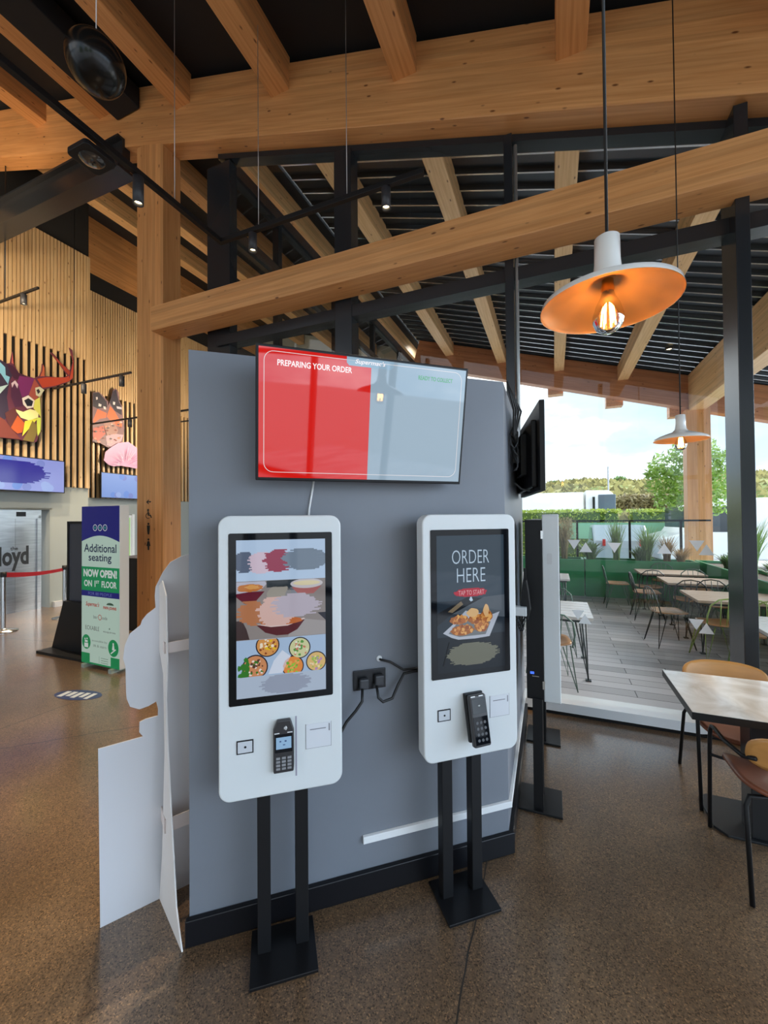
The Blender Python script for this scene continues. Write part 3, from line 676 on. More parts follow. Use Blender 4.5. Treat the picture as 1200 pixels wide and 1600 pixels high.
# condensed lettering
im.use(TX).text('ORDER', -.090, .086, 1.403, 1.461, y - .0006, bold=-.012); im.text('HERE', -.068, .067, 1.325, 1.384, y - .0006, bold=-.012)
scribble(im, E_(182, 40, 60, .7), -.080, .076, 1.263, 1.298, y - .0006, 12, .006)
im.use(E_(225, 170, 175, .7)).text('TAP TO START', -.062, .060, 1.270, 1.290, y - .0010)
im.use(TX).flat([(-.006, y - .001, 1.262), (-.001, y - .001, 1.262), (.006, y - .001, 1.246), (-.004, y - .001, 1.242), (-.012, y - .001, 1.250)])
im.use(E_(178, 186, 200, .7)).flat([(-.135, y - .0008, 1.118), (-.095, y - .0008, 1.096), (-.065, y - .0008, 1.086), (.015, y - .0008, 1.084), (.084, y - .0008, 1.088), (.135, y - .0008, 1.190), (.09, y - .0008, 1.178), (-.03, y - .0008, 1.205), (-.085, y - .0008, 1.155)])
im.use(E_(120, 126, 130, .6)).flat([(-.11, y - .001, 1.115), (-.06, y - .001, 1.097), (.065, y - .001, 1.098), (.09, y - .001, 1.150), (-.05, y - .001, 1.175)])
rnd = random.Random(5)
def nugget(cx, cz, rx, rz_, n, cols):
    for q in range(n):
        a = rnd.uniform(0, 2 * pi); d_ = rnd.random() ** .5
        disc(im, E_(*cols[q % len(cols)], .7), cx + rx * d_ * cos(a) * .8, cz + rz_ * d_ * sin(a) * .8, rnd.uniform(.005, .010), y - .0016 - q * .00001, n=8, jag=.3)
for cx, cz, rx, rz_ in ((-.06, 1.168, .045, .018), (.03, 1.165, .05, .022), (-.045, 1.124, .055, .022), (.045, 1.135, .035, .026), (.07, 1.175, .028, .03)):
    disc(im, E_(170, 104, 52, .6), cx, cz, rx, y - .0013, rz=rz_, jag=.1, n=20); nugget(cx, cz, rx, rz_, 30, ((206, 140, 74), (176, 106, 56), (226, 170, 100), (150, 84, 44)))
disc(im, E_(222, 184, 134, .7), .005, 1.195, .03, y - .0022, rz=.018, jag=.12, n=14); disc(im, E_(220, 178, 126, .7), .068, 1.20, .014, y - .0022, rz=.026, jag=.12, n=14)
scribble(im, E_(116, 118, 104, .6), -.118, .124, .975, 1.068, y - .0006, 26, .014)
im.use(E_(10, 12, 16, .4)).flat([(-.108, y - .0008, 1.078), (-.104, y - .0008, 1.078), (-.130, y - .0008, .982), (-.136, y - .0008, .982)])
part('display', im, None, k2)

# two kiosks on the window side of the partition, facing the dining tables
def side_kiosk(vc, label, dx):
    k = thing('order_kiosk', (.024, vc, 0), pi / 2, label, 'kiosk')
    face = rrect(-.2215, .2215, ZB, ZT, .012, 4)
    part('housing', MB().prism(face, .085, axis='y', base=0), WHITE, k, bevel=.005, seg=3)
    part('back_box', MB().prism(rrect(-.2215, .205, ZB + .01, ZT - .03, .005, 3), .088, axis='y', base=.0855), BLACK, k, bevel=.002)
    part('screen_glass', MB().prism(rrect(-.1865, .1865, .928, 1.548, .006, 3), .003, axis='y', base=-.003), GLOSSB, k)
    part('display', MB().use(E_(60, 76, 90, .55)).box(-.16, .16, -.0034, -.003, .953, 1.523), None, k)
    for z in (1.50, .68): part('hinge', MB().box(-.225, -.2215, .080, .092, z - .022, z + .022), CHROME, k)
    part('side_speaker', MB().prism([(.024 + q[0], q[1]) for q in rrect(.012, .038, 1.34, 1.40, .008, 4)], -.001, axis='x', base=-.2215), mat('pale grille', (.6, .6, .6), .6), k)
    for x in (-.0685, .0685): part('post', MB().box(dx + x - .0235, dx + x + .0235, .095, .145, .012, ZB + .02), BLACK, k)
    part('base_plate', MB().box(dx - .1165, dx + .1165, .0, .225, 0, .012), MATS['black base plate'], k, bevel=.002)
    return k
k3 = side_kiosk(2.625, 'kiosk seen edge-on at the partition side, black back box and white front', -.14)
part('status_light', MB().use(mat('blue indicator', (.05, .1, .4), .4, emit=(.05, .15, .9), es=1)).box(-.223, -.2215, .135, .155, .735, .748).use(CHROME).box(-.223, -.2215, .11, .145, .722, .726), None, k3)
side_kiosk(3.22, 'second edge-on kiosk by the window, hidden behind the first but for its foot', 0)
# card terminal on a white bracket arm
TV_ = 2.24
def wv(x, y): a = atV(x, y, TV_); return (a[0], a[2])
c0_ = wv(808, 954)
ct = thing('payment_terminal', (c0_[0], TV_, c0_[1]), 0, 'black payment terminal on a white wall bracket beside the right kiosk', 'payment terminal')
def lc(*pts): return [(wv(*p)[0] - c0_[0], wv(*p)[1] - c0_[1]) for p in pts]
part('terminal_body', MB().prism(lc((817, 906), (822.5, 907), (825.5, 925), (829, 955), (825, 969), (820, 966), (813, 950), (815, 925)), .07, axis='y', base=0), BLACK, ct, bevel=.003)
part('holder', MB().prism(lc((817.5, 889), (820.5, 889), (822, 907), (817, 907)), .02, axis='y', base=.03), BLACK, ct)
b0, b1 = lc((806, 960), (823, 948))
part('bracket_arm', MB().box(-.232 - c0_[0], b1[0], -.03, .02, b0[1], b1[1]), WHITE, ct, bevel=.002)
cb = MB()
for i in range(6):
    P = []
    for q in range(10):
        t = q / 9; a = wv(810 + 9 * t + 2.5 * sin(i * 2.1 + q), 962 + (24 - 2 * i) * sin(pi * t) + i); P.append((a[0], TV_ + .01 * sin(i + q * .7), a[1]))
    cb.tube(P, .0028, 6)
single('cable_bundle', cb, CABLE, 'tangle of thin black cables under the white bracket', 'cables')

# television on the side of the partition, swung away
t2 = thing('wall_television', (-.125, 2.69, 1.97), pi / 2 + radians(11), 'black television seen edge-on, hanging on the window side of the partition', 'television')
part('casing', MB().box(-.40, .40, -.012, .015, -.235, .245), BLACK, t2, bevel=.003)
part('screen', MB().box(-.392, .392, -.0135, -.012, -.228, .238), mat('pale lit screen edge', (.6, .7, .7), .2, emit=(.7, .8, .8), es=.5), t2)
part('back_housing', MB().box(-.32, .36, .015, .045, -.21, .16), BLACK, t2, bevel=.008)
part('swivel_mount', MB().box(-.12, .12, .045, .075, -.12, .12).box(-.05, .02, .07, .14, -.04, .04), BLACK, t2)
cb = MB()
for i in range(4):
    cb.tube([(-.205, 2.10 + .03 * i, 2.27 - .0 * i), (-.18 + .01 * i, 2.16 + .03 * i, 2.15), (-.19, 2.25 + .02 * i, 2.03), (-.17, 2.3, 1.98 - .03 * i)], .005, 6)
for i in range(4):
    P = [(-.19 + .02 * sin(q), 2.28 + .03 * cos(q * .8 + i), 2.02 + .06 * cos(q + i) - .04 * i) for q in range(8)]; cb.tube(P, .004, 6)
cb.tube([(-.19, 2.3, 1.78), (-.16, 2.33, 1.75), (-.12, 2.36, 1.74), (-.1, 2.4, 1.76)], .005, 6)
single('television_cables', cb, CABLE, 'loose black cables hanging beside the edge-on television', 'cables')

# ================================================================ CARDBOARD CUT-OUT (seen from behind)
S0 = Vector((-1.132, 1.631, 0)); S2 = Vector((-.962, 1.756, 0)); sdv = (S2 - S0).normalized(); sdn = sdv.cross(Vector((0, 0, 1))).normalized()
cut = thing('cardboard_cutout', S0, atan2(sdv.y, sdv.x), 'white cardboard figure cut-out seen from behind, leaning by the partition', 'cut-out', building=False)
def onplane(x, y, p0, dv):
    nn = dv.cross(Vector((0, 0, 1))); d = ray(x, y); t = (p0 - CP).dot(nn) / d.dot(nn); q = CP + d * t; return ((q - p0).dot(dv), q.z)
px = [(156.5, 1449), (153.3, 1170), (223.5, 1150.5), (217.5, 1144), (218, 1128), (227.6, 1123), (246.7, 1118), (247, 1108), (243.9, 1095.7), (232, 1103), (217.5, 1108), (203, 1104), (198, 1092), (197, 1081.5), (196, 1041), (192.3, 1028.7), (195, 1008), (203, 990), (219.5, 976.7), (222, 969), (229.6, 959.6), (243, 949.5), (241.8, 931), (243, 917), (254, 894.7), (266, 878.4), (282.4, 869.5), (300, 864)]
pl = [onplane(x, y, S0, sdv) for x, y in px]
pl[0] = (pl[0][0], 0)
ext = pl[-1][0]
pl += [(ext + .10, pl[-1][1] - .01), (ext + .16, pl[-1][1] - .2), (ext + .16, .0)]
sheet = MB().prism(pl, .005, axis='y', base=-.0025)
part('figure_sheet', sheet, CARD, cut)
# strut: a flap hinged on the sheet, its free edge standing forward
fv = (Vector((-.761, 1.54, 0)) - S2).normalized()
fp = [(253, 1406), (254, 1337), (258, 1175), (256, 1053), (246, 1012), (249, 915), (254, 907), (260, 931), (262, 1033), (260, 1094), (263, 1175), (270, 1309), (276, 1418.5), (282, 1466), (285, 1486)]
fl_ = [onplane(x, y, S2, fv) for x, y in fp]
fl_ = [(max(a, .0), b) for a, b in fl_]; fl_[-1] = (fl_[-1][0], 0); fl_[0] = (0, 0)
mb = MB().prism(fl_, .005, axis='y', base=-.0025)
fm = part('easel_strut', mb, mat('warm white card', (.78, .73, .70), .75), cut)
off = S2 - S0
fm.matrix_local = Matrix.Translation((off.dot(sdv), 0, 0)) @ Matrix.Rotation(atan2(fv.y, fv.x) - atan2(sdv.y, sdv.x), 4, 'Z')
for zc, wd in ((1.075, .022), (.355, .028)):
    b_ = MB().box(.215, .50, -.10, -.096, zc - wd, zc + wd).box(.215, .219, -.10, -.003, zc - wd, zc + wd)
    part('easel_tab', b_, mat('pinkish card tab', (.76, .66, .62), .75), cut)

# ================================================================ TRACK RAILS AND SPOTS
def rail(a, b, label, sec=.030, name='track_rail'):
    a = Vector(a); b = Vector(b); d = b - a; L = d.length
    mb = MB().box(-L / 2, L / 2, -sec / 2, sec / 2, -sec / 2, sec / 2)
    o = part(name, mb, BLACK, None, bevel=.002)
    o.location = W(*((a + b) / 2)); o.rotation_euler = (0, 0, -A + atan2(d.y, d.x))
    return tag(o, label, 'track rail')
SPOTC = (1, .80, .55)
def spot(u, v, ztop, h, r, label, power=25, tilt=(0, 0), group=None):
    t = thing('track_spotlight', (u, v, ztop - h), 0, label, 'spotlight', group)
    t.rotation_euler[0] = tilt[0]; t.rotation_euler[1] = tilt[1]
    part('lamp_body', MB().lathe([(0, h), (r, h), (r, .0), (r * .82, .0), (r * .7, .02), (r * .7, .03)], 24), DARKM, t)
    part('mount', MB().box(-.012, .012, -.012, .012, h, h + .03), BLACK, t)
    part('lamp_face', MB().lathe([(0, .022), (r * .72, .022)], 20), mat('spot lens', (1, .85, .6), .3, emit=(1, .80, .45), es=9), t)
    l = bpy.data.lights.new('spot', 'SPOT'); l.energy = power; l.color = SPOTC; l.spot_size = radians(95); l.spot_blend = .8; l.shadow_soft_size = .03
    o = bpy.data.objects.new('spot_light', l); COL.objects.link(o); o.parent = t; o.location = (0, 0, -.01)
    return t
RUX = -2.813; RZZ = 4.17
rail((RUX - .0, 2.9, RZZ), (RUX, -1.0, RZZ), 'long black track rail crossing the top left towards the viewer', .042)
rail((RUX - .02, 2.9, RZZ), (-.86, 2.9, RZZ), 'black track rail holding two spotlights above the television', .040)
spot(RUX, 2.084, RZZ - .03, .20, .037, 'black cylinder spotlight in front of the timber column', 160)
spot(-2.444, 2.9, RZZ - .03, .155, .036, 'black cylinder spotlight on the rail, nearest to the corner mullion', 160)
spot(-1.162, 2.9, RZZ - .03, .155, .036, 'black cylinder spotlight on the rail, nearest to its right end', 160)
bx = thing('ceiling_speaker', (-2.87, 1.79, 4.05), 0, 'square black box with a round glass lens beside the long track rail', 'speaker')
part('plate', MB().prism(rrect(-.105, .105, -.105, .105, .03, 5), .035, base=0), BLACK, bx, bevel=.004)
part('lens', MB().lathe([(.075, .0), (.06, -.012), (.03, -.02), (0, -.02)], 28), mat('dark lens', (.03, .03, .03), .08, coat=1), bx)
rail((-8.2, 3.6, 5.04), (-6.98, 3.6, 5.04), 'short black rail at the left edge in front of the slatted wall')
a = atV(37, 482, 3.6)
spot(a[0], 3.6, 5.02, .15, .04, 'lit black spotlight at the left edge before the slatted wall', 500)
rail((-8.24, 4.5, 3.97), (-6.24, 4.5, 3.97), 'black rail with two spotlights in front of the deer picture')
spot(-7.42, 4.5, 3.94, .16, .04, 'black spotlight right beside the deer antlers', 110); spot(-6.46, 4.5, 3.94, .16, .04, 'black spotlight just above the butterfly picture', 110)
rail((-9.2, 5.6, 3.63), (-5.8, 5.6, 3.63), 'thin black rail crossing in front of the butterfly picture')
spot(-7.80, 5.6, 3.61, .15, .04, 'small dark spotlight beside the butterfly, left of the column', 150); spot(-6.15, 5.6, 3.61, .15, .04, 'small dark spotlight seen in the slit between column and partition', 150)
rail((-9.2, 7.2, 3.95), (-6.0, 7.2, 3.95), 'farthest thin black rail in the hall, above the pink flower')
rail((-6.3, -3.5, 4.6), (-6.3, 2.65, 4.6), 'black track rail added for fill spotlights, out of view on the left')  # rail and fill spots added, unseen, to brighten the slatted wall
for i_, v_ in enumerate((-2.5, -.9, .7, 2.2)):
    t = spot(-6.3, v_, 4.57, .22, .05, 'added fill spotlight out of view on the left, ' + ['rearmost', 'second from the rear', 'second from the front', 'foremost'][i_] + ' on its rail', (260 if v_ > 0 else 160))
    for ch in kids(t):
        if ch.type == 'LIGHT':
            ch.data.spot_size = radians(130); ch.data.shadow_soft_size = .12
            dv = W(WU, v_ + 2.6, 5.0) - W(-6.3, v_, 4.3); ch.matrix_world = ch.matrix_world
            q_ = dv.to_track_quat('-Z', 'Y'); ch.rotation_euler = (Matrix.Rotation(A, 4, 'Z') @ q_.to_matrix().to_4x4()).to_euler(); ch.location = (-.06, .04, -.03)
t = spot(-7.2, 7.2, 3.93, .16, .04, 'added fill spotlight on the farthest hall rail, hidden behind the partition', 330)  # added hidden spot that brightens the far slatted wall
for ch in kids(t):
    if ch.type == 'LIGHT':
        ch.data.spot_size = radians(125); ch.data.shadow_soft_size = .1
        q_ = (W(UB, 6.6, 4.6) - W(-7.2, 7.2, 3.8)).to_track_quat('-Z', 'Y'); ch.rotation_euler = (Matrix.Rotation(A, 4, 'Z') @ q_.to_matrix().to_4x4()).to_euler(); ch.location = (-.06, 0, -.03)
# suspension wires
WIRE = mat('steel wire', (.5, .5, .5), .4, .8)
def wire(p, q, r, label, m=WIRE, cat='wire', name='suspension_wire'): single(name, MB().tube([p, q], r, 6), m, label, cat)
wire((RUX, .98, RZZ), (RUX, .98, 6.1), .003, 'thin pale wire carrying the long rail at the top left corner')
wire((RUX, 2.40, RZZ), (RUX, 2.40, 6.05), .003, 'thin pale wire in front of the timber column')
wire((-2.38, 2.9, RZZ), (-2.38, 2.9, 6.0), .003, 'thin pale wire left of the first spotlight over the television')
wire((-1.50, 2.9, RZZ), (-1.50, 2.9, 5.8), .003, 'thin pale wire running down to the middle of the rail over the television')
a = atV(8, 400, 3.6); wire((a[0], 3.6, 5.04), (a[0], 3.6, 7.6), .009, 'black cable hanging at the left edge of the picture', CABLE, 'cable', 'hanging_cable')
a = atV(116, 450, 4.5); wire((a[0], 4.5, 3.97), (a[0], 4.5, 7.5), .006, 'thin black cable hanging in front of the slatted wall', CABLE, 'cable', 'hanging_cable')
# black ball
bl = thing('hanging_ball_lamp', (-2.34, 1.481, 4.162 - .145), 0, 'glossy black ball hanging from the ceiling at the top left', 'lamp')
part('shell', MB().lathe([(.0, 0)] + [(.145 * sin(pi * q / 24), .145 - .145 * cos(pi * q / 24)) for q in range(1, 24)] + [(0, .29)], 48), mat('gloss black lacquer', (.006, .006, .006), .2, spec=.4), bl)
part('cable', MB().tube([(0, 0, .29), (0, 0, 1.9)], .003, 6), WIRE, bl)

# ================================================================ PENDANT LAMPS
def pendant(u, v, z, cable_top, label, power):
    t = thing('pendant_lamp', (u, v, z), 0, label, 'pendant lamp')
    R = .145
    pr = [(.022, .158), (.026, .155), (.027, .10), (.031, .068), (.045, .052), (.080, .040), (.115, .027), (.142, .012), (R, .0)]
    part('lamp_shade', MB().lathe([(0, .160)] + pr, 56), mat('white enamel', (.80, .79, .76), .22, coat=.5), t)
    inn = [(R - .001, .0005), (.141, .009), (.114, .0235), (.079, .0365), (.043, .047), (.028, .058), (.0, .060)]
    part('shade_lining', MB().lathe(inn, 56), mat('copper lining', (.60, .32, .13), .38, .35), t, label='copper coloured lining')
    part('socket', MB().lathe([(.012, .06), (.014, .035), (.012, .028)], 16), mat('brass', (.5, .3, .1), .3, 1), t)
    g = bpy.data.materials.get('amber bulb glass') or glass_material('amber bulb glass', (1.0, .80, .50), .7)
    part('bulb', MB().lathe([(.012, .034), (.015, .022), (.025, .002), (.032, -.022), (.033, -.036), (.025, -.053), (.011, -.062), (0, -.063)], 28), g, t)
    fm = MB()
    for k in range(6):
        a = 2 * pi * k / 6; fm.tube([(.009 * cos(a), .009 * sin(a), .016), (.015 * cos(a), .015 * sin(a), -.045)], .0018, 6)
    part('filament', fm, mat('glowing filament', (1, .6, .2), .5, emit=(1, .62, .22), es=38), t)
    part('cable', MB().tube([(0, 0, .155), (0.001, 0, (cable_top - z) * .5), (0, 0, cable_top - z)], .0035, 8), CABLE, t)
    l = bpy.data.lights.new('bulb', 'POINT'); l.energy = power; l.color = (1, .52, .20); l.shadow_soft_size = .02
    o = bpy.data.objects.new('bulb_light', l); COL.objects.link(o); o.parent = t; o.location = (0, 0, -.01)
    return t
pendant(.121, 1.056, 2.080, 5.6 - .04, 'big white enamel pendant lamp with glowing bulb, hanging near the viewer', .32)
pendant(.735, 3.05, 2.066, 5.38, 'smaller looking white pendant lamp hanging before the window view', .32)

# ================================================================ CAFE TABLE AND CHAIRS
TT = .68
tb = thing('cafe_table', (1.14, 2.62, 0), 0, 'pale marbled cafe table with a black edge and pedestal', 'table')
MARB = mat('pale marbled laminate', (.62, .56, .50), .16)
t_, b_, n_, l_ = nodes_of(MARB)
q1 = n_('ShaderNodeTexCoord'); q2 = n_('ShaderNodeTexNoise'); q2.inputs['Scale'].default_value = 5; q2.inputs['Detail'].default_value = 9; q2.inputs['Distortion'].default_value = 1.4
q3 = n_('ShaderNodeValToRGB'); q3.color_ramp.elements[0].position = .3; q3.color_ramp.elements[0].color = (.56, .47, .38, 1); q3.color_ramp.elements[1].position = .66; q3.color_ramp.elements[1].color = (.80, .74, .67, 1)
l_(q1.outputs['Object'], q2.inputs['Vector']); l_(q2.outputs['Fac'], q3.inputs[0]); l_(q3.outputs[0], b_.inputs['Base Color'])
part('table_top', MB().use(BLACK).box(-.554, .554, -.287, .287, TT - .036, TT - .002).use(MARB).box(-.552, .552, -.285, .285, TT - .002, TT), None, tb, bevel=.0015)
part('pedestal', MB().box(-.26, -.16, -.055, .07, .012, TT - .036), mat('satin black pedestal', (.015, .016, .018), .3), tb, bevel=.004)
part('pedestal', MB().box(.22, .32, -.055, .07, .012, TT - .036), MATS['satin black pedestal'], tb, bevel=.004)
part('base_plate', MB().prism([(-.405, -.02), (-.36, -.075), (.405, -.075), (.405, .26), (-.36, .26), (-.405, .22)], .012), MATS['satin black pedestal'], tb, bevel=.002)
PLYS = noise_variation(mat('brown leather seat', (.22, .070, .034), .35), (.22, .070, .034), .2, 6)
PLYB = noise_variation(mat('orange plywood', (.62, .30, .09), .3), (.62, .30, .09), .12, 3, vec_scale=(1, 6, 6))
def shell(mb, fn, nu, nv, th):
    """curved sheet from fn(s,t) with thickness th along its normal"""
    P = [[Vector(fn(i / nu, j / nv)) for j in range(nv + 1)] for i in range(nu + 1)]
    def nrm_(i, j):
        a = P[min(i + 1, nu)][j] - P[max(i - 1, 0)][j]; b = P[i][min(j + 1, nv)] - P[i][max(j - 1, 0)]
        n = a.cross(b); return n.normalized() if n.length > 1e-9 else Vector((0, 0, 1))
    top = [P[i][j] + nrm_(i, j) * th / 2 for i in range(nu + 1) for j in range(nv + 1)]
    bot = [P[i][j] - nrm_(i, j) * th / 2 for i in range(nu + 1) for j in range(nv + 1)]
    m = nv + 1; k = len(top); fs = []
    for i in range(nu):
        for j in range(nv):
            fs.append((i * m + j, (i + 1) * m + j, (i + 1) * m + j + 1, i * m + j + 1)); fs.append((k + i * m + j, k + i * m + j + 1, k + (i + 1) * m + j + 1, k + (i + 1) * m + j))
    ring = [(i, 0) for i in range(nu)] + [(nu, j) for j in range(nv)] + [(i, nv) for i in range(nu, 0, -1)] + [(0, j) for j in range(nv, 0, -1)]
    for q in range(len(ring)):
        a = ring[q]; b = ring[(q + 1) % len(ring)]; ia = a[0] * m + a[1]; ib = b[0] * m + b[1]; fs.append((ia, k + ia, k + ib, ib))
    sm = mb.smooth; mb.smooth = True; mb.add(top + bot, fs); mb.smooth = sm
def superell(s, t, a, b, e=3.2):
    """map unit square to a rounded rectangle"""
    x = 2 * s - 1; y = 2 * t - 1
    r = max(abs(x), abs(y)); 
    if r < 1e-6: return 0, 0
    n = (abs(x) ** e + abs(y) ** e) ** (1 / e); return x * r / n * a, y * r / n * b
def armchair(u, v, rz, label):
    """local frame: front of the seat faces +y"""
    c = thing('armchair', (u, v, 0), rz, label, 'chair')
    def seatf(s, t):
        x, y = superell(s, t, .215, .205, 4); return (x, y, .405 + .035 * (x / .215) ** 2 - .03 * max(0, y / .205) ** 2 + .02 * max(0, -y / .205) ** 2)
    mb = MB(); shell(mb, seatf, 18, 18, .016); part('seat', mb, PLYS, c)
    def backf(s, t):
        x, z = superell(s, t, .215, .082, 3); return (x, -.215 + .05 * (x / .215) ** 2 * 1.0 - .025 * z / .08, .605 + z)
    mb = MB(); shell(mb, backf, 20, 10, .012); part('backrest', mb, PLYB, c)
    for sx in (-1, 1):
        part('leg', MB().tube([(sx * .235, .225, 0), (sx * .237, .195, .47), (sx * .237, .185, .515), (sx * .237, .165, .540), (sx * .236, .13, .548), (sx * .232, .02, .545), (sx * .215, -.14, .56), (sx * .19, -.19, .58)], .0095, 10), BLACK, c)
        part('leg', MB().tube([(sx * .225, -.235, 0), (sx * .215, -.16, .36), (sx * .20, -.15, .40), (sx * .12, -.13, .398)], .0095, 10), BLACK, c)
        part('stretcher', MB().tube([(sx * .237, .195, .385), (sx * .12, .15, .383)], .0075, 8).tube([(sx * .12, .15, .383), (sx * .12, -.14, .385)], .007, 8), BLACK, c)
    return c
armchair(.955, 2.375, 0, 'brown seated armchair on the near side of the cafe table, cut by the right edge')
armchair(.955, 2.955, pi, 'armchair by the window, its orange back showing above the cafe tabletop')
# ================================================================ HALL: SCREENS, ARTWORK, SIGN, BARRIERS
def wallscreen(u, v0, v1, z0, z1, label, fill, stroke):
    t = thing('wall_screen', (u, (v0 + v1) / 2, (z0 + z1) / 2), pi / 2, label, 'screen')
    hw, hh = (v1 - v0) / 2, (z1 - z0) / 2
    part('casing', MB().box(-hw, hw, -.02, .03, -hh, hh), BLACK, t)
    m = MB(); flatq(m, fill, -hw + .015, hw - .015, -hh + .015, hh - .015, -.0215)
    r = random.Random(11)
    for q in range(14):
        disc(m, em('screen cloud %d' % (q % 3), [(.20, .25, .60), (.30, .40, .75), (.16, .28, .70)][q % 3], .7), r.uniform(-hw * .85, hw * .85), r.choice([-1, 1]) * hh * r.uniform(.55, .85), hh * .22, -.0225 - q * .0001, xmin=-hw + .015, xmax=hw - .015, zmin=-hh + .015, zmax=hh - .015)
    if stroke: scribble(m, stroke, -hw * .75, hw * .62, -hh * .55, hh * .72, -.026, 24, .06, (-hw + .02, hw - .02))
    part('display', m, None, t)
wallscreen(WU + .10, 3.30, 4.78, 2.11, 2.71, 'wide purple-blue screen on the grey wall above the lift', em('screen lilac', (.24, .28, .62), .8), em('screen deep blue', (.035, .03, .30), .7))
wallscreen(UB + .10, 6.12, 7.3, 2.11, 2.70, 'smaller blue screen half hidden behind the timber column', em('screen sky blue', (.22, .33, .70), .7), None)

def art(name, u, polys, label, depth=.03):
    """a flat printed picture cut to shape: polys = [(colour, [(px,py)...])], first polygon is the board"""
    first = polys[0][1]; c = atU(first[0][0], first[0][1], u)
    mb = MB()
    def loc(p): a = atU(p[0], p[1], u); return (a[1] - c[1], a[2] - c[2])
    board = [loc(p) for p in first]
    mb.use(mat('print %d %d %d' % polys[0][0], srgb(*polys[0][0]), .5)).prism(board, .02, axis='x', base=-.02)
    for k, (col, pts) in enumerate(polys[1:]):
        P = [loc(p) for p in pts]
        mb.use(mat('print %d %d %d' % col, srgb(*col), .5)).add([(.0008 + .0004 * k, a, b) for a, b in P], [tuple(range(len(P)))])
    o = part(name, mb, None, None)
    o.location = W(u, c[1], c[2]); o.rotation_euler = (0, 0, -A)
    return tag(o, label, 'wall art')
def cz(l): return [(x / 5.581, 520 + y / 5.581) for x, y in l]
deer_outline = cz([(-60, 230), (0, 232), (60, 268), (90, 262), (108, 165), (122, 280), (165, 350), (230, 375), (300, 395), (345, 375), (365, 330), (368, 270), (388, 300), (390, 375), (500, 388), (570, 385), (590, 370), (520, 270), (438, 170), (460, 175), (540, 270), (610, 330), (640, 250), (605, 130), (632, 150), (645, 250), (635, 400), (600, 430), (480, 470), (360, 500), (330, 560), (345, 640), (355, 740), (350, 860), (320, 950), (290, 958), (180, 935), (0, 915), (-60, 910)])
deer = [((92, 44, 62), deer_outline),
 ((50, 40, 60), cz([(-60, 232), (0, 234), (60, 270), (90, 300), (110, 370), (85, 420), (60, 560), (80, 700), (40, 760), (-60, 700)])),
 ((120, 175, 200), cz([(-60, 240), (0, 255), (45, 300), (50, 370), (85, 385), (70, 450), (10, 360), (-60, 300)])),
 ((165, 190, 190), cz([(-60, 530), (0, 470), (75, 450), (0, 530), (-60, 560)])),
 ((60, 26, 48), cz([(60, 270), (110, 285), (165, 352), (230, 378), (210, 420), (120, 400), (85, 330)])),
 ((110, 36, 92), cz([(170, 375), (300, 400), (250, 540), (190, 560), (150, 430)])),
 ((70, 32, 60), cz([(95, 420), (150, 430), (190, 560), (205, 640), (130, 650), (95, 560)])),
 ((190, 170, 180), cz([(98, 440), (130, 415), (158, 450), (150, 485), (125, 440), (105, 480)])),
 ((150, 72, 60), cz([(250, 540), (300, 400), (345, 470), (330, 560), (300, 600)])),
 ((170, 60, 34), cz([(322, 402), (400, 388), (570, 390), (600, 375), (605, 420), (480, 462), (370, 480)])),
 ((150, 54, 34), cz([(448, 180), (540, 272), (612, 340), (600, 372), (520, 280)])),
 ((176, 64, 40), cz([(612, 140), (640, 250), (634, 395), (600, 420), (620, 330), (636, 255)])),
 ((180, 90, 80), cz([(98, 262), (108, 172), (118, 275)])), ((176, 90, 60), cz([(350, 380), (368, 330), (372, 275), (386, 302), (388, 380)])),
 ((190, 188, 160), cz([(305, 480), (345, 470), (385, 500), (345, 560), (312, 545)])), ((40, 30, 40), cz([(315, 500), (335, 488), (350, 515), (330, 535)])),
 ((215, 205, 195), cz([(190, 570), (245, 545), (300, 590), (290, 650), (235, 662), (200, 625)])), ((26, 26, 38), cz([(208, 590), (245, 570), (288, 598), (275, 640), (235, 640)])),
 ((222, 220, 150), cz([(125, 665), (200, 690), (260, 665), (335, 685), (330, 740), (250, 765), (180, 740)])), ((208, 206, 90), cz([(300, 590), (345, 560), (350, 650), (355, 740), (330, 700), (290, 660)])),
 ((176, 84, 40), cz([(60, 740), (150, 720), (215, 790), (190, 870), (150, 880), (90, 830)])), ((204, 198, 66), cz([(215, 770), (330, 745), (290, 790), (190, 905), (200, 860)])),
 ((116, 100, 48), cz([(280, 765), (312, 800), (322, 870), (290, 955), (195, 935), (235, 870)])), ((190, 204, 80), cz([(320, 740), (355, 740), (350, 860), (325, 905), (318, 800)])),
 ((112, 54, 46), cz([(-60, 700), (40, 760), (110, 850), (180, 930), (0, 912), (-60, 900)])), ((84, 42, 42), cz([(40, 700), (130, 650), (150, 720), (90, 830), (60, 770)]))]
art('deer_picture', WU + .08, deer, 'colourful faceted deer head picture cut to shape on the slatted wall')
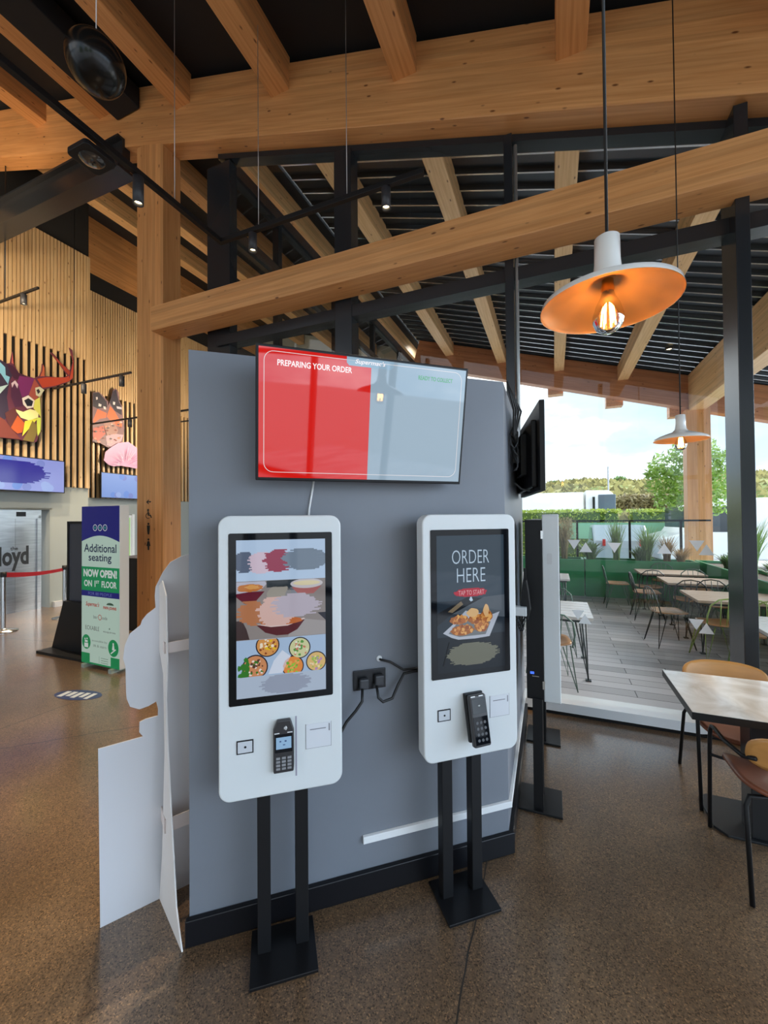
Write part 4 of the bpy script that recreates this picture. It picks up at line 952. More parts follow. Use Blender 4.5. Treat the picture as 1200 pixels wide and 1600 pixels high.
bf = [((120, 88, 92), cz([(808, 520), (860, 515), (895, 545), (945, 600), (940, 640), (965, 580), (985, 500), (1010, 485), (1035, 520), (1040, 590), (1065, 640), (1075, 750), (1085, 830), (1070, 960), (1000, 1010), (940, 1000), (870, 960), (808, 955)])),
 ((40, 34, 46), cz([(812, 525), (860, 520), (930, 600), (935, 650), (850, 660), (808, 640)])), ((46, 38, 52), cz([(985, 510), (1012, 495), (1036, 600), (1060, 650), (1062, 720), (1000, 680), (955, 610)])),
 ((206, 96, 50), cz([(850, 665), (930, 700), (925, 740), (870, 750), (815, 790), (812, 760)])), ((210, 100, 52), cz([(960, 640), (1000, 685), (1030, 740), (1065, 800), (1060, 830), (1000, 800), (930, 730)])),
 ((196, 190, 190), cz([(860, 615), (885, 625), (880, 645), (858, 640)])), ((200, 195, 195), cz([(900, 640), (920, 645), (925, 670), (905, 665)])), ((200, 195, 195), cz([(985, 600), (1005, 605), (1000, 630), (985, 625)])), ((186, 180, 190), cz([(1015, 640), (1060, 650), (1062, 668), (1020, 662)])), ((190, 180, 180), cz([(835, 560), (850, 560), (852, 580), (838, 585)])),
 ((176, 74, 56), cz([(812, 830), (900, 810), (920, 880), (860, 940), (812, 930)])), ((150, 110, 100), cz([(900, 780), (990, 760), (1030, 850), (1000, 930), (930, 900)])), ((170, 140, 150), cz([(920, 900), (1000, 880), (1075, 890), (1050, 960), (990, 1000), (930, 980)]))]
r_ = random.Random(9)
for q in range(40):
    x = r_.uniform(820, 1060); yy = r_.uniform(780, 960); s = r_.uniform(6, 18)
    bf.append((r_.choice([(120, 60, 50), (196, 160, 150), (90, 70, 70), (206, 120, 90)]), cz([(x - s, yy), (x, yy - s * .6), (x + s, yy + 2), (x, yy + s * .6)])))
art('butterfly_picture', UB + .08, bf, 'orange and brown butterfly picture on the slatted wall left of the timber column')
fo = [((196, 146, 178), cz([(905, 1110), (920, 1040), (965, 1000), (1030, 960), (1120, 950), (1190, 1000), (1240, 1080), (1230, 1160), (1190, 1185), (1120, 1170), (1060, 1160), (990, 1165), (945, 1150)]))]
for q in range(70):
    a = r_.uniform(pi * 1.0, pi * 2.0); L1 = r_.uniform(20, 60); L2 = L1 + r_.uniform(40, 80); cx, cy = 1090, 1150; wd = .03
    f1 = lambda L, a_: (cx + L * 1.25 * cos(a_), cy + L * 1.35 * sin(a_))
    fo.append((r_.choice([(222, 190, 212), (176, 110, 156), (236, 214, 228), (158, 92, 140)]), cz([f1(L1, a - wd), f1(L2, a), f1(L1, a + wd)])))
art('flower_picture', UB + .12, fo, 'pink flower picture below the butterfly, left of the timber column')

# upright sign
sg = thing('sign_totem', (-4.51, 2.905, 0), radians(-1.6), 'tall green and white sign reading Additional seating NOW OPEN!', 'sign')
part('sign_box', MB().box(-.325, .325, 0, .10, .04, 1.755), mat('pale grey sign edge', (.55, .55, .55), .5), sg, bevel=.004)
for xa in (-.27, .19): part('foot', MB().box(xa, xa + .05, -.035, .13, 0, .04), mat('grey foot', (.3, .36, .32), .5), sg)
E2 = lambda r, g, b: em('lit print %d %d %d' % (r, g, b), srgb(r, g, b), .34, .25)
m = MB(); y = -.001; BL = E2(30, 26, 132); GR = E2(20, 160, 96); MI = E2(214, 242, 226); NV = E2(26, 34, 80)
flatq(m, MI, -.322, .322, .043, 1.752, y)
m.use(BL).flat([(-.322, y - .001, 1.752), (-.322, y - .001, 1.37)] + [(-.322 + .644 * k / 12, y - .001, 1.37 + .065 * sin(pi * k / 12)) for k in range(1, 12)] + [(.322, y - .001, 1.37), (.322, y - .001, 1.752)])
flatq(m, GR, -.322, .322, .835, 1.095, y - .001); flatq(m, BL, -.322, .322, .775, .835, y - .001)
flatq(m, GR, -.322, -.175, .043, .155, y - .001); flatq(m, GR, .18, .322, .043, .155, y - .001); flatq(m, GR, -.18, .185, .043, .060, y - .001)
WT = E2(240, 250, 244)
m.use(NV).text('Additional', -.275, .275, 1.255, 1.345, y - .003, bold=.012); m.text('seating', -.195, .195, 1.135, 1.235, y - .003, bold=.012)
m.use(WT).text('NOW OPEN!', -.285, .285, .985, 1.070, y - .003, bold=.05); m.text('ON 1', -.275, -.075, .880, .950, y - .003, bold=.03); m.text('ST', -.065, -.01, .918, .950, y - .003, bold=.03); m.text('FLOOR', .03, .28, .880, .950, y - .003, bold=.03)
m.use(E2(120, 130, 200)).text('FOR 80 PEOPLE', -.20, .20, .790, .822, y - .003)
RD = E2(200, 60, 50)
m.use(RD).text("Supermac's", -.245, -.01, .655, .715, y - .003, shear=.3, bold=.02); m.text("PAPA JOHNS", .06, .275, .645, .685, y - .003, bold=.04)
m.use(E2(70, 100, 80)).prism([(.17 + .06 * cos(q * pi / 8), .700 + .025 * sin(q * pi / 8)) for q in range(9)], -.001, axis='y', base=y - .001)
m.use(E2(120, 120, 120)).text('bar', -.11, -.035, .540, .575, y - .003); m.text('code', .035, .125, .540, .575, y - .003); m.text('ECKABLE', -.25, -.01, .41, .455, y - .003); m.text('esquires', .06, .26, .40, .425, y - .003)
m.use(RD)
for q in range(16):
    a, b = q * pi / 8, (q + 1) * pi / 8; m.flat([(.03 * cos(a), y - .002, .558 + .03 * sin(a)), (.03 * cos(b), y - .002, .558 + .03 * sin(b)), (.023 * cos(b), y - .002, .558 + .023 * sin(b)), (.023 * cos(a), y - .002, .558 + .023 * sin(a))])
m.use(E2(40, 60, 50)).prism([(.15, .445), (.17, .445), (.16, .462)], -.001, axis='y', base=y - .001)
for cx, cz_, r in ((-.235, .275, .075), (.225, .255, .085)):
    disc(m, GR, cx, cz_, r, y - .002, rz=r * 1.05)
m.use(WT)
for dx, dz, rr in ((-.02, .03, .010), (.015, .035, .010)): disc(m, WT, -.235 + dx, .275 + dz, rr, y - .003)
m.box(-.268, -.202, y - .003, y - .002, .215, .262).box(-.26, -.21, y - .003, y - .002, .27, .292)
disc(m, WT, .225, .30, .012, y - .003); m.use(WT).prism([(.205, .235), (.245, .235), (.235, .288), (.215, .288)], -.001, axis='y', base=y - .002).prism([(.18, .20), (.26, .25), (.27, .242), (.19, .19)], -.001, axis='y', base=y - .002)
m.use(E2(130, 140, 135)).text('accessible by', -.135, .125, .285, .312, y - .003); m.text('lift & stairs', -.11, .11, .235, .262, y - .003)
for cx in (-.085, 0, .085):
    for q in range(16):
        a, b = q * pi / 8, (q + 1) * pi / 8; R1_, R2_ = .036, .029
        m.use(WT).flat([(cx + R1_ * cos(a), y - .002, 1.52 + R1_ * sin(a)), (cx + R1_ * cos(b), y - .002, 1.52 + R1_ * sin(b)), (cx + R2_ * cos(b), y - .002, 1.52 + R2_ * sin(b)), (cx + R2_ * cos(a), y - .002, 1.52 + R2_ * sin(a))])
    disc(m, E2(60, 160, 140), cx, 1.52, .014, y - .0025)
m.use(E2(120, 150, 130)).box(-.012, -.009, y - .002, y - .0015, .07, .14)
for q in range(3): m.box(.02, .14, y - .002, y - .0015, .075 + q * .024, .080 + q * .024)
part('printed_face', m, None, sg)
# black poster stands
def poster_stand(u, v, wd, label, foot=True):
    t = thing('poster_stand', (u, v, 0), 0, label, 'poster stand')
    part('frame', MB().box(-wd, -wd + .03, 0, .03, .1, 1.59).box(wd - .03, wd, 0, .03, .1, 1.59).box(-wd, wd, 0, .03, 1.56, 1.59), BLACK, t)
    part('poster', MB().box(-wd + .03, wd - .03, .008, .02, .1, 1.56), mat('dark poster sheet', (.045, .045, .06), .25), t)
    if foot: part('foot', MB().prism([(-wd - .22, 0), (wd, 0), (wd, .62), (-wd + .02, .62)], .04, axis='y', base=-.05).box(-wd - .24, wd, -.20, .12, 0, .03), BLACK, t)
poster_stand(-5.25, 3.18, .31, 'black framed poster stand tucked in behind the lit sign')
a = atZ(96, 962)
poster_stand(a[0] + .30, a[1] + .45, .30, 'second black framed poster stand, farther back near the lift', True)
# crowd barrier posts
def barrier(u, v, z, label):
    t = thing('barrier_post', (u, v, 0), 0, label, 'barrier post')
    part('pole', MB().lathe([(.03, .02), (.03, z - .06)], 20), CHROME, t)
    part('cap', MB().lathe([(.036, z - .07), (.036, z), (0, z)], 20), BLACK, t)
    part('base', MB().lathe([(.17, 0), (.17, .012), (.05, .03), (.03, .05)], 28), CHROME, t)
a = atZ(5, 987); barrier(a[0], a[1], .86, 'chrome barrier post with red tape at the left edge')
b = atZ(101, 965); barrier(b[0], b[1], .86, 'chrome barrier post with red tape next to the black poster stand')
RED = mat('red webbing', (.55, .01, .02), .5)
def tape(p, q, label):
    mb = MB(); n = 10; P = []
    for i in range(n + 1):
        t = i / n; P.append((p[0] + (q[0] - p[0]) * t, p[1] + (q[1] - p[1]) * t, p[2] + (q[2] - p[2]) * t - .03 * sin(pi * t)))
    for i in range(n):
        (x0, y0, z0), (x1, y1, z1) = P[i], P[i + 1]; mb.add([(x0, y0, z0 - .025), (x1, y1, z1 - .025), (x1, y1, z1 + .025), (x0, y0, z0 + .025), (x0, y0 + .003, z0 - .025), (x1, y1 + .003, z1 - .025), (x1, y1 + .003, z1 + .025), (x0, y0 + .003, z0 + .025)], [(0, 1, 2, 3), (7, 6, 5, 4), (0, 4, 5, 1), (3, 2, 6, 7)])
    single('barrier_tape', mb, RED, label, 'barrier tape')
tape((a[0], a[1], .81), (b[0], b[1], .80), 'lower red tape stretched between the two chrome posts')
c_ = atV(103, 889, b[1] + .25); tape((a[0], a[1], .83), (c_[0], b[1] + .25, c_[2]), 'upper red tape rising to the right from the left chrome post')
# dark cabinet behind the sign, floor sticker
a = atZ(200, 985); single('cabinet', MB().box(a[0] - .35, a[0] + .45, a[1], a[1] + .5, 0, 1.05), BLACK, 'dark cabinet between the lit sign and the timber column', 'cabinet', bevel=.01)
a = atZ(122, 1086); st = MB()
st.use(mat('sticker dark blue', (.03, .05, .14), .4)).prism([(.24 * cos(q * pi / 12), .10 * sin(q * pi / 12)) for q in range(24)], .001)
st.use(mat('sticker white', (.6, .62, .62), .4))
for q in range(5): st.box(-.17 + q * .072, -.12 + q * .07, -.06 + .02 * (q % 2), .05, .001, .002)
o = single('floor_sticker', st, None, 'worn blue and white sticker on the floor left of the cut-out', 'sticker', building=True); o.location = W(a[0], a[1], .001); o.rotation_euler[2] += .2
# toilet symbols on the column
SYM = mat('black sign vinyl', (.01, .01, .01), .5); sy = MB().use(SYM); qc = atV(232, 820, 3.449); tsy = thing('toilet_sign', (qc[0], 3.449, qc[2]), 0, 'black arrow and toilet symbols on the indoor timber column', 'sign')
def flush(nm_):
    global sy
    sy.v = [Vector((v_.x - qc[0], v_.y - 3.449, v_.z - qc[2])) for v_ in sy.v]; part(nm_, sy, None, tsy); sy = MB().use(SYM)
def sx(px_, py_): q = atV(px_, py_, 3.449); return (q[0], q[2])
yv = 3.4485
def poly(pts): sy.flat([(a_, yv, b_) for a_, b_ in [sx(*p) for p in pts]])
poly([(229, 783.5), (236, 783), (236, 785), (229, 785)]); poly([(228.5, 784.5), (232, 780.5), (233, 781.5), (230.5, 784.5), (233, 787), (232, 788)])
flush('arrow')
def dsc(cx, cy, r, ry=None): poly([(cx + r * cos(k * pi / 6), cy + (ry or r) * sin(k * pi / 6)) for k in range(12)])
dsc(231.5, 797, 1.6, 2); poly([(230.5, 799), (232.5, 799), (233, 804), (236, 804.5), (237.5, 809), (236, 809.5), (234.5, 806), (230.8, 805.5)])
for k in range(9):
    t0, t1 = pi * (.35 + k * .15), pi * (.35 + (k + 1) * .15); f2 = lambda R, t_: (231.8 + R * cos(t_), 806 + R * 1.05 * sin(t_)); poly([f2(3.4, t0), f2(3.4, t1), f2(4.4, t1), f2(4.4, t0)])
flush('wheelchair_symbol')
dsc(232, 818.5, 1.6, 1.8); poly([(229.5, 821), (234.5, 821), (234, 829), (233.3, 835), (230.8, 835), (230, 829)])
flush('man_symbol')
dsc(232, 843, 1.6, 1.8); poly([(230.5, 845.5), (233.5, 845.5), (235.3, 853), (233.6, 853), (233.2, 859.5), (230.8, 859.5), (230.4, 853), (228.8, 853)])
flush('woman_symbol')

# ================================================================ OUTSIDE
PAV = mat('grey plank paving', (.25, .24, .25), .42)
t_, b_, n_, l_ = nodes_of(PAV)
q1 = n_('ShaderNodeTexCoord'); br = n_('ShaderNodeTexBrick'); br.inputs['Scale'].default_value = 1; br.inputs['Brick Width'].default_value = 1.05; br.inputs['Row Height'].default_value = .15
br.inputs['Mortar Size'].default_value = .004; br.inputs['Mortar'].default_value = (.06, .055, .055, 1); br.inputs['Color1'].default_value = (.40, .385, .40, 1); br.inputs['Color2'].default_value = (.70, .67, .69, 1); br.inputs['Bias'].default_value = -.1
br.offset = .37
l_(q1.outputs['Object'], br.inputs['Vector']); l_(br.outputs['Color'], b_.inputs['Base Color'])
S('floor_patio', MB().box(-3.57, 4.6, GV + .02, 11.6, -.12, .0).box(4.6, 9, -6, 11.6, -.12, 0), PAV)
GRASS = noise_variation(mat('meadow grass', (.26, .24, .08), .9), (.27, .26, .08), .5, .22, vec_scale=(1, 1, 1), detail=9)
ASPH = noise_variation(mat('pale asphalt', (.5, .5, .5), .8), (.45, .45, .45), .1, 2)
S('ground_car_park', MB().box(-60, 90, -70, 40, -.35, -.14), ASPH)
# hillside rising behind the car park
mb = MB(); nx, ny = 60, 24; vs = []; fs = []; r2 = random.Random(4)
for j in range(ny + 1):
    for i in range(nx + 1):
        uu = -50 + 150 * i / nx; vv = 40 + 70 * j / ny
        h = 7.2 * (1 - math.exp(-max(0, vv - 42) / 14)) + .8 * sin(uu * .11) + .5 * sin(uu * .31 + 1) + r2.uniform(-.12, .12)
        if j == 0: h = -.3
        vs.append((uu, vv, h))
for j in range(ny):
    for i in range(nx): fs.append((j * (nx + 1) + i, j * (nx + 1) + i + 1, (j + 1) * (nx + 1) + i + 1, (j + 1) * (nx + 1) + i))
mb.smooth = True; mb.add(vs, fs)
t_ = mat('hillside', (.3, .28, .1), .95); tt, bb_, n_, l_ = nodes_of(t_)
q1 = n_('ShaderNodeTexCoord'); q2 = n_('ShaderNodeTexNoise'); q2.inputs['Scale'].default_value = .35; q2.inputs['Detail'].default_value = 10; q2.inputs['Roughness'].default_value = .65
q3 = n_('ShaderNodeValToRGB'); E3 = q3.color_ramp.elements; E3[0].position = .36; E3[0].color = (.10, .17, .04, 1); E3[1].position = .62; E3[1].color = (.44, .36, .17, 1); qq = E3.new(.5); qq.color = (.27, .28, .08, 1)
l_(q1.outputs['Object'], q2.inputs['Vector']); l_(q2.outputs['Fac'], q3.inputs[0]); l_(q3.outputs[0], bb_.inputs['Base Color'])
S('hillside', mb, t_)
TUFT = None
def leaf_mat(name, c, var=.35):
    m = mat(name, c, .6); m.node_tree.nodes['Principled BSDF'].inputs['Subsurface Weight'].default_value = 0
    t, b, n, l = nodes_of(m)
    g = n('ShaderNodeNewGeometry'); r = n('ShaderNodeValToRGB')
    r.color_ramp.elements[0].color = (*[x * (1 - var) for x in c], 1); r.color_ramp.elements[1].color = (*[min(1, x * (1 + var)) for x in c], 1)
    l(g.outputs['Random Per Island'], r.inputs[0]); l(r.outputs[0], b.inputs['Base Color'])
    tr = n('ShaderNodeBsdfTranslucent'); l(r.outputs[0], tr.inputs[0]); ms = n('ShaderNodeMixShader'); ms.inputs[0].default_value = .35
    o = [x for x in t.nodes if x.type == 'OUTPUT_MATERIAL'][0]; l(b.outputs[0], ms.inputs[1]); l(tr.outputs[0], ms.inputs[2]); l(ms.outputs[0], o.inputs[0])
    return m
def leaves(mb, r, n, c, R, size):
    """leaf faces filling an ellipsoid"""
    for _ in range(n):
        while True:
            p = Vector((r.uniform(-1, 1), r.uniform(-1, 1), r.uniform(-1, 1)))
            if .25 < p.length < 1: break
        q = Vector(c) + Vector((p.x * R[0], p.y * R[1], p.z * R[2])); s = size * r.uniform(.6, 1.3)
        a = Vector((r.gauss(0, 1), r.gauss(0, 1), r.gauss(0, 1))).normalized(); b = a.orthogonal().normalized()
        mb.add([q - a * s, q + b * s * .5, q + a * s, q - b * s * .5], [(0, 1, 2, 3)])
mb = MB(); rr_ = random.Random(77)
for q in range(9000):
    uu = rr_.uniform(-12, 75); vv = 42 + 34 * rr_.random() ** 1.5
    hz = 7.2 * (1 - math.exp(-max(0, vv - 42) / 14)) + .8 * sin(uu * .11) + .5 * sin(uu * .31 + 1)
    s_ = rr_.uniform(.15, .55); dx = rr_.uniform(-.3, .3); 
    mb.add([(uu - s_, vv, hz - .1), (uu + s_, vv + rr_.uniform(-.2, .2), hz - .1), (uu + dx, vv + .05, hz + s_ * rr_.uniform(.5, 1.5))], [(0, 1, 2)])
S_ = leaf_mat('dry meadow tufts', (.30, .27, .11), .6)
o_ = link('hill_grass', None or (mb.mats.append(S_) or mb.mesh('hill_grass'))); o_.rotation_euler = (0, 0, -A); tag(o_, 'dry yellow and green grass tufts covering the hillside', 'grass', None, 'stuff')
TREEL = leaf_mat('tree leaves', (.26, .42, .08)); HEDL = leaf_mat('hedge leaves', (.34, .42, .06)); BUSHL = leaf_mat('bush leaves', (.16, .26, .07)); BARK = mat('bark', (.12, .08, .05), .9)
def tree(x, y, z, label, crowns, hgt, seed, n=2600, size=.11):
    r = random.Random(seed); t = thing('tree', (x, y, z), 0, label, 'tree')
    part('trunk', MB().tube([(0, 0, 0), (.05, 0, hgt * .4), (-.03, .03, hgt * .75)], [.14, .10, .05], 10), BARK, t)
    mb = MB()
    for (cx, cy, cz2, R) in crowns: leaves(mb, r, int(n * R ** 2), (cx, cy, cz2), (R, R, R), size)
    part('foliage', mb, TREEL, t)
tp = atV(1078, 760, 13.6)
TC = []
for (x, y, R) in ((1030, 752, .42), (1045, 728, .45), (1042, 776, .40), (1066, 708, .35), (1085, 735, .6), (1100, 700, .4), (1122, 722, .40), (1126, 755, .42), (1105, 780, .5), (1018, 738, .2), (1066, 770, .5)):
    q = atV(x, y, 13.6); TC.append((q[0] - tp[0], random.uniform(-.3, .3), q[2] + .14, R))
tree(tp[0], 13.6, -.14, 'leafy green tree outside behind the outdoor timber column', TC, 2.9, 3, n=1500, size=.075)
# hedge
a0 = atV(822, 812, 18.2)[0]; a1 = atV(1062, 812, 18.2)[0]
def hedge(name, u0, u1, v, z0, z1, label, seed, mm=HEDL):
    r = random.Random(seed); mb = MB().use(mm); w2 = .5
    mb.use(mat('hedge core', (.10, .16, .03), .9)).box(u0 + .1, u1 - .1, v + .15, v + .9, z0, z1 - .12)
    mb.use(mm)
    for _ in range(int((u1 - u0) * 700)):
        q = Vector((r.uniform(u0, u1), v + r.uniform(0, .25) if r.random() < .7 else v + r.uniform(0, 1), r.uniform(z0, z1)))
        if r.random() < .3: q.z = z1 - r.uniform(0, .12); q.y = v + r.uniform(0, 1)
        a = Vector((r.gauss(0, 1), r.gauss(0, 1), r.gauss(0, 1))).normalized(); b = a.orthogonal().normalized(); s = r.uniform(.03, .08)
        mb.add([q - a * s, q + b * s * .6, q + a * s, q - b * s * .6], [(0, 1, 2, 3)])
    single(name, mb, None, label, 'hedge')
zt = atV(900, 796, 18.2)[2]; zb_ = atV(900, 818, 18.2)[2]
am = atV(978, 800, 18.2)[0]
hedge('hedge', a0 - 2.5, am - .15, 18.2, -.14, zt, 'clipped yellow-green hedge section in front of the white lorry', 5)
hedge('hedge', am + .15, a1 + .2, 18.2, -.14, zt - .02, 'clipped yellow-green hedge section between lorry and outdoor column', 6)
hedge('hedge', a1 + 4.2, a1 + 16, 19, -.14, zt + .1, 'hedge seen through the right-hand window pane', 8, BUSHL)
# shrubs on the crest of the hill
r = random.Random(21)
for i, (x, y, s, lab) in enumerate(((865, 752, .6, 'tiny bush on the hill just right of the edge-on television'), (896, 753, .9, 'green bush on the hillside left of the lamp post'), (968, 750, 1.1, 'rounded bush on the hill crest right of the lamp post'), (925, 754, .7, 'small bush on the hill right above the lorry trailer'), (1165, 750, 1.2, 'bush on the hill seen right of the dark mullion'))):
    p = atV(x, y, 70); mb = MB(); leaves(mb, r, 500, (p[0], 70, p[2] - .6), (s * 1.4, s, s), .28); single('hill_bush', mb, BUSHL, lab, 'bush')
for i, (x, lab) in enumerate(((1000, 'rough bank of brush under the hill beside the lorry cab'), )):
    mb = MB()
    for q in range(14):
        p = atV(968 + q * 8, 786 - (q % 3) * 2, 41); leaves(mb, r, 160, (p[0], 41, p[2]), (.9, .7, .6), .22)
    single('brush_bank', mb, leaf_mat('dry brush', (.28, .22, .10)), lab, 'brush')
p0 = atV(951, 792, 38); p1 = atV(951, 729, 38)
single('lamp_post', MB().tube([(p0[0], 38, -.14), (p0[0], 38, p1[2])], .06, 8), mat('grey post', (.35, .37, .4), .6), 'thin grey lamp post rising in front of the hill', 'lamp post')
# lorry
c0 = atV(846, 780, 30)[0] - 5; c1 = atV(915, 780, 30)[0]; c2 = atV(961, 780, 30)[0]
zt1 = atV(915, 769, 30)[2]; zt0 = 3.4; zb1 = atV(915, 795, 30)[2]
ly = thing('lorry', ((c0 + c1) / 2, 31, -.14), 0, 'white lorry parked below the hill, long trailer and cab', 'lorry')
h = (c1 - c0) / 2; LW = mat('lorry white', (.85, .85, .85), .35)
part('trailer', MB().box(-h, h - .15, -1.2, 1.2, .9, zt1 + .14), LW, ly, bevel=.03)
cl = c2 - c1
cabp = [(h, .4), (h + cl, .4), (h + cl, 1.5), (h + cl - .12, zt1 + .0), (h + cl * .75, zt1 + .22), (h, zt1 + .24)]
part('cab', MB().prism(cabp, 2.3, axis='y', base=-1.2), LW, ly, bevel=.05)
GLD = mat('vehicle dark glass', (.03, .04, .05), .08)
part('windscreen', MB().box(h + cl * .42, h + cl + .02, -1.24, 1.1, 1.85, zt1 - .05), mat('lorry windscreen', (.10, .13, .16), .1), ly, bevel=.05)
part('mirror', MB().box(h + cl * .22, h + cl * .30, -1.5, -1.3, 1.7, zt1 - .2), BLACK, ly)
part('cab_lights', MB().box(h + cl * .4, h + cl - .1, -1.23, -1.2, 1.3, 1.5), GLD, ly)
for x in (-h + 1, -h + 2.1, h - 1.8, h + cl * .5): part('wheel', MB().tube([(x, -1.15, .5), (x, -.85, .5)], .5, 20), BLACK, ly)
# vans and car
def van(name, u, v, L, H, Wd, rz, colr, label, cat):
    t = thing(name, (u, v, -.14), rz, label, cat); m = mat('vehicle paint %s' % str(colr), colr, .3, coat=.5)
    if cat == 'van': prof = [(-L / 2, .35), (L / 2, .35), (L / 2, 1.0), (L / 2 - .7, 1.2), (L / 2 - 1.35, H - .1), (L / 2 - 1.6, H), (-L / 2 + .1, H), (-L / 2, H - .2)]; gl_ = [(L / 2 - .85, 1.22), (L / 2 - 1.38, H - .25), (L / 2 - 2.1, H - .25), (L / 2 - 2.1, 1.22)]
    else: prof = [(-L / 2, .3), (L / 2, .3), (L / 2, .8), (L / 2 - .9, .95), (L / 2 - 1.6, H), (-L / 2 + .7, H), (-L / 2 + .1, 1.0), (-L / 2, .8)]; gl_ = [(L / 2 - 1.1, .97), (L / 2 - 1.65, H - .08), (-L / 2 + .8, H - .08), (-L / 2 + .4, .97)]
    part('body', MB().prism(prof, Wd, axis='y', base=-Wd / 2), m, t, bevel=.07, seg=3)
    part('windows', MB().prism(gl_, Wd + .02, axis='y', base=-Wd / 2 - .01), GLD, t)
    part('windscreen', MB().box(L / 2 - 1.45, L / 2 - .80, -Wd / 2 + .12, Wd / 2 - .12, 1.15 if cat == 'van' else .9, H - .25), GLD, t)
    for x in (-L / 2 + .8, L / 2 - .8):
        for y_ in (-Wd / 2, Wd / 2 - .2): part('wheel', MB().tube([(x, y_, .33), (x, y_ + .2, .33)], .33, 18), BLACK, t)
    for y_ in (-Wd / 2 + .15, Wd / 2 - .35): part('rear_light', MB().box(-L / 2 - .02, -L / 2 + .02, y_ + .05, y_ + .13, .85, 1.05), mat('red lamp', (.5, .02, .02), .3), t)
p = atV(1118, 815, 16.5); van('delivery_van', p[0] + .55, 16.6, 5.0, 2.25, 1.9, pi + .15, (.86, .86, .86), 'white van parked behind the outdoor timber column', 'van')
p = atV(964, 835, 14.8); van('parked_car', p[0], 15.4, 3.2, 1.45, 1.45, pi * .5, (.36, .45, .52), 'pale blue car parked behind the planters', 'car')
p = atV(890, 850, 19); 
# planters
GREENP = noise_variation(mat('green painted planter', (.03, .24, .085), .4), (.03, .24, .085), .12, 2)
SOIL = mat('soil', (.08, .05, .03), .95)
def planter(u0, u1, v0, v1, label):
    t = thing('planter_box', ((u0 + u1) / 2, (v0 + v1) / 2, 0), 0, label, 'planter'); a, b = (u1 - u0) / 2, (v1 - v0) / 2; th = .04; H = .735
    part('box', MB().box(-a, a, -b, -b + th, 0, H).box(-a, a, b - th, b, 0, H).box(-a, -a + th, -b + th, b - th, 0, H).box(a - th, a, -b + th, b - th, 0, H), GREENP, t, bevel=.004)
    part('soil', MB().box(-a + th, a - th, -b + th, b - th, 0, H - .05), SOIL, t)
for i, (u0, u1) in enumerate(((-3.3, -1.4), (-1.38, .55), (.57, 2.45))):
    planter(u0, u1, 9.12, 9.60, ['green planter box at the far end of the patio, hidden part behind the partition', 'green planter box at the far end of the patio, left in the window', 'green planter box at the far end of the patio, left of the outdoor column'][i])
planter(2.50, 3.0, 6.2, 9.60, 'green planter box running along the right side of the patio')
planter(2.50, 3.0, 3.9, 6.15, 'green planter box on the right side of the patio, nearest the glass')
# grasses
def grass_plant(u, v, z, kind, label, seed, hgt, spread):
    r = random.Random(seed); mb = MB()
    n = 170 if kind != 'broad' else 80
    for _ in range(n):
        a = r.uniform(0, 2 * pi); s = r.uniform(.3, 1) * spread; hh_ = hgt * r.uniform(.6, 1); wd = .007 if kind != 'broad' else .018
        px_, py_ = r.uniform(-.05, .05), r.uniform(-.05, .05); P = []
        for k in range(6):
            t = k / 5; bend = t ** 2 if kind != 'broad' else t ** 1.3
            P.append(Vector((px_ + cos(a) * s * bend, py_ + sin(a) * s * bend, hh_ * (t - (.35 * t ** 3 if kind == 'broad' else .1 * t ** 3)))))
        sd_ = Vector((-sin(a), cos(a), 0)); vs = []
        for k, q in enumerate(P):
            w_ = wd * (1 - (k / 5) ** 2) + .0008; vs += [q - sd_ * w_, q + sd_ * w_]
        mb.add(vs, [(2 * k, 2 * k + 1, 2 * k + 3, 2 * k + 2) for k in range(5)])
        if kind == 'seed':
            q = P[-1]
            for e_ in range(5): o_ = Vector((r.uniform(-.02, .02), r.uniform(-.02, .02), -.03 * e_)); mb.add([q + o_ + Vector((0, 0, .02)), q + o_ + sd_ * .008, q + o_ - Vector((0, 0, .02)), q + o_ - sd_ * .008], [(0, 1, 2, 3)])
    mm = {'seed': leaf_mat('tan feather grass', (.34, .28, .15)), 'broad': leaf_mat('broad dark leaves', (.12, .20, .07)), 'fine': leaf_mat('fine green grass', (.19, .30, .09)), 'brown': leaf_mat('bronze grass', (.30, .19, .08))}[kind]
    mb.mats = [mm]; o = part('ornamental_grass', mb, None, None); o.location = W(u, v, z); o.rotation_euler[2] = -A
    tag(o, label, 'plant')
for i, (x, kind, hh_, sp, lab) in enumerate(((882, 'seed', 1.0, .25, 'tall feathery grass at the left end of the visible planter'), (923, 'broad', .62, .45, 'dark broad-leaved clump in the planter below the left window triangle'), (963, 'fine', 1.0, .25, 'tall upright green grass in front of the parked car'),
        (1000, 'broad', .50, .26, 'low bushy plant in the planter right of the parked car'), (1012, 'fine', .85, .35, 'thin wispy grass right of the middle of the planter'), (1042, 'brown', .62, .28, 'bronze grass clump just left of the outdoor timber column'), (1064, 'brown', .35, .30, 'small brown clump at the foot of the outdoor timber column'),
        (1125, 'broad', .42, .35, 'low dark plant right of the outdoor timber column'), )):
    vv = 9.36; a = atV(x, 870, vv); grass_plant(a[0] if i < 7 else 2.75, vv if i < 7 else 8.7, .68, kind, lab, 30 + i, hh_, sp)
for i, (v_, kind, hh_, sp, lab) in enumerate(((7.8, 'fine', 1.0, .35, 'tall fine grass right of the outdoor column, left of the mullion'), (7.0, 'broad', .5, .4, 'dark leafy plant in the side planter beside the mullion'), (6.4, 'fine', .8, .35, 'green grass in the side planter hidden partly by the mullion'), (5.6, 'seed', 1.1, .4, 'tall tan grass right of the dark mullion'), (4.9, 'fine', .8, .4, 'green grass at the right edge behind the glass'))):
    grass_plant(2.75, v_, .68, kind, lab, 60 + i, hh_, sp)
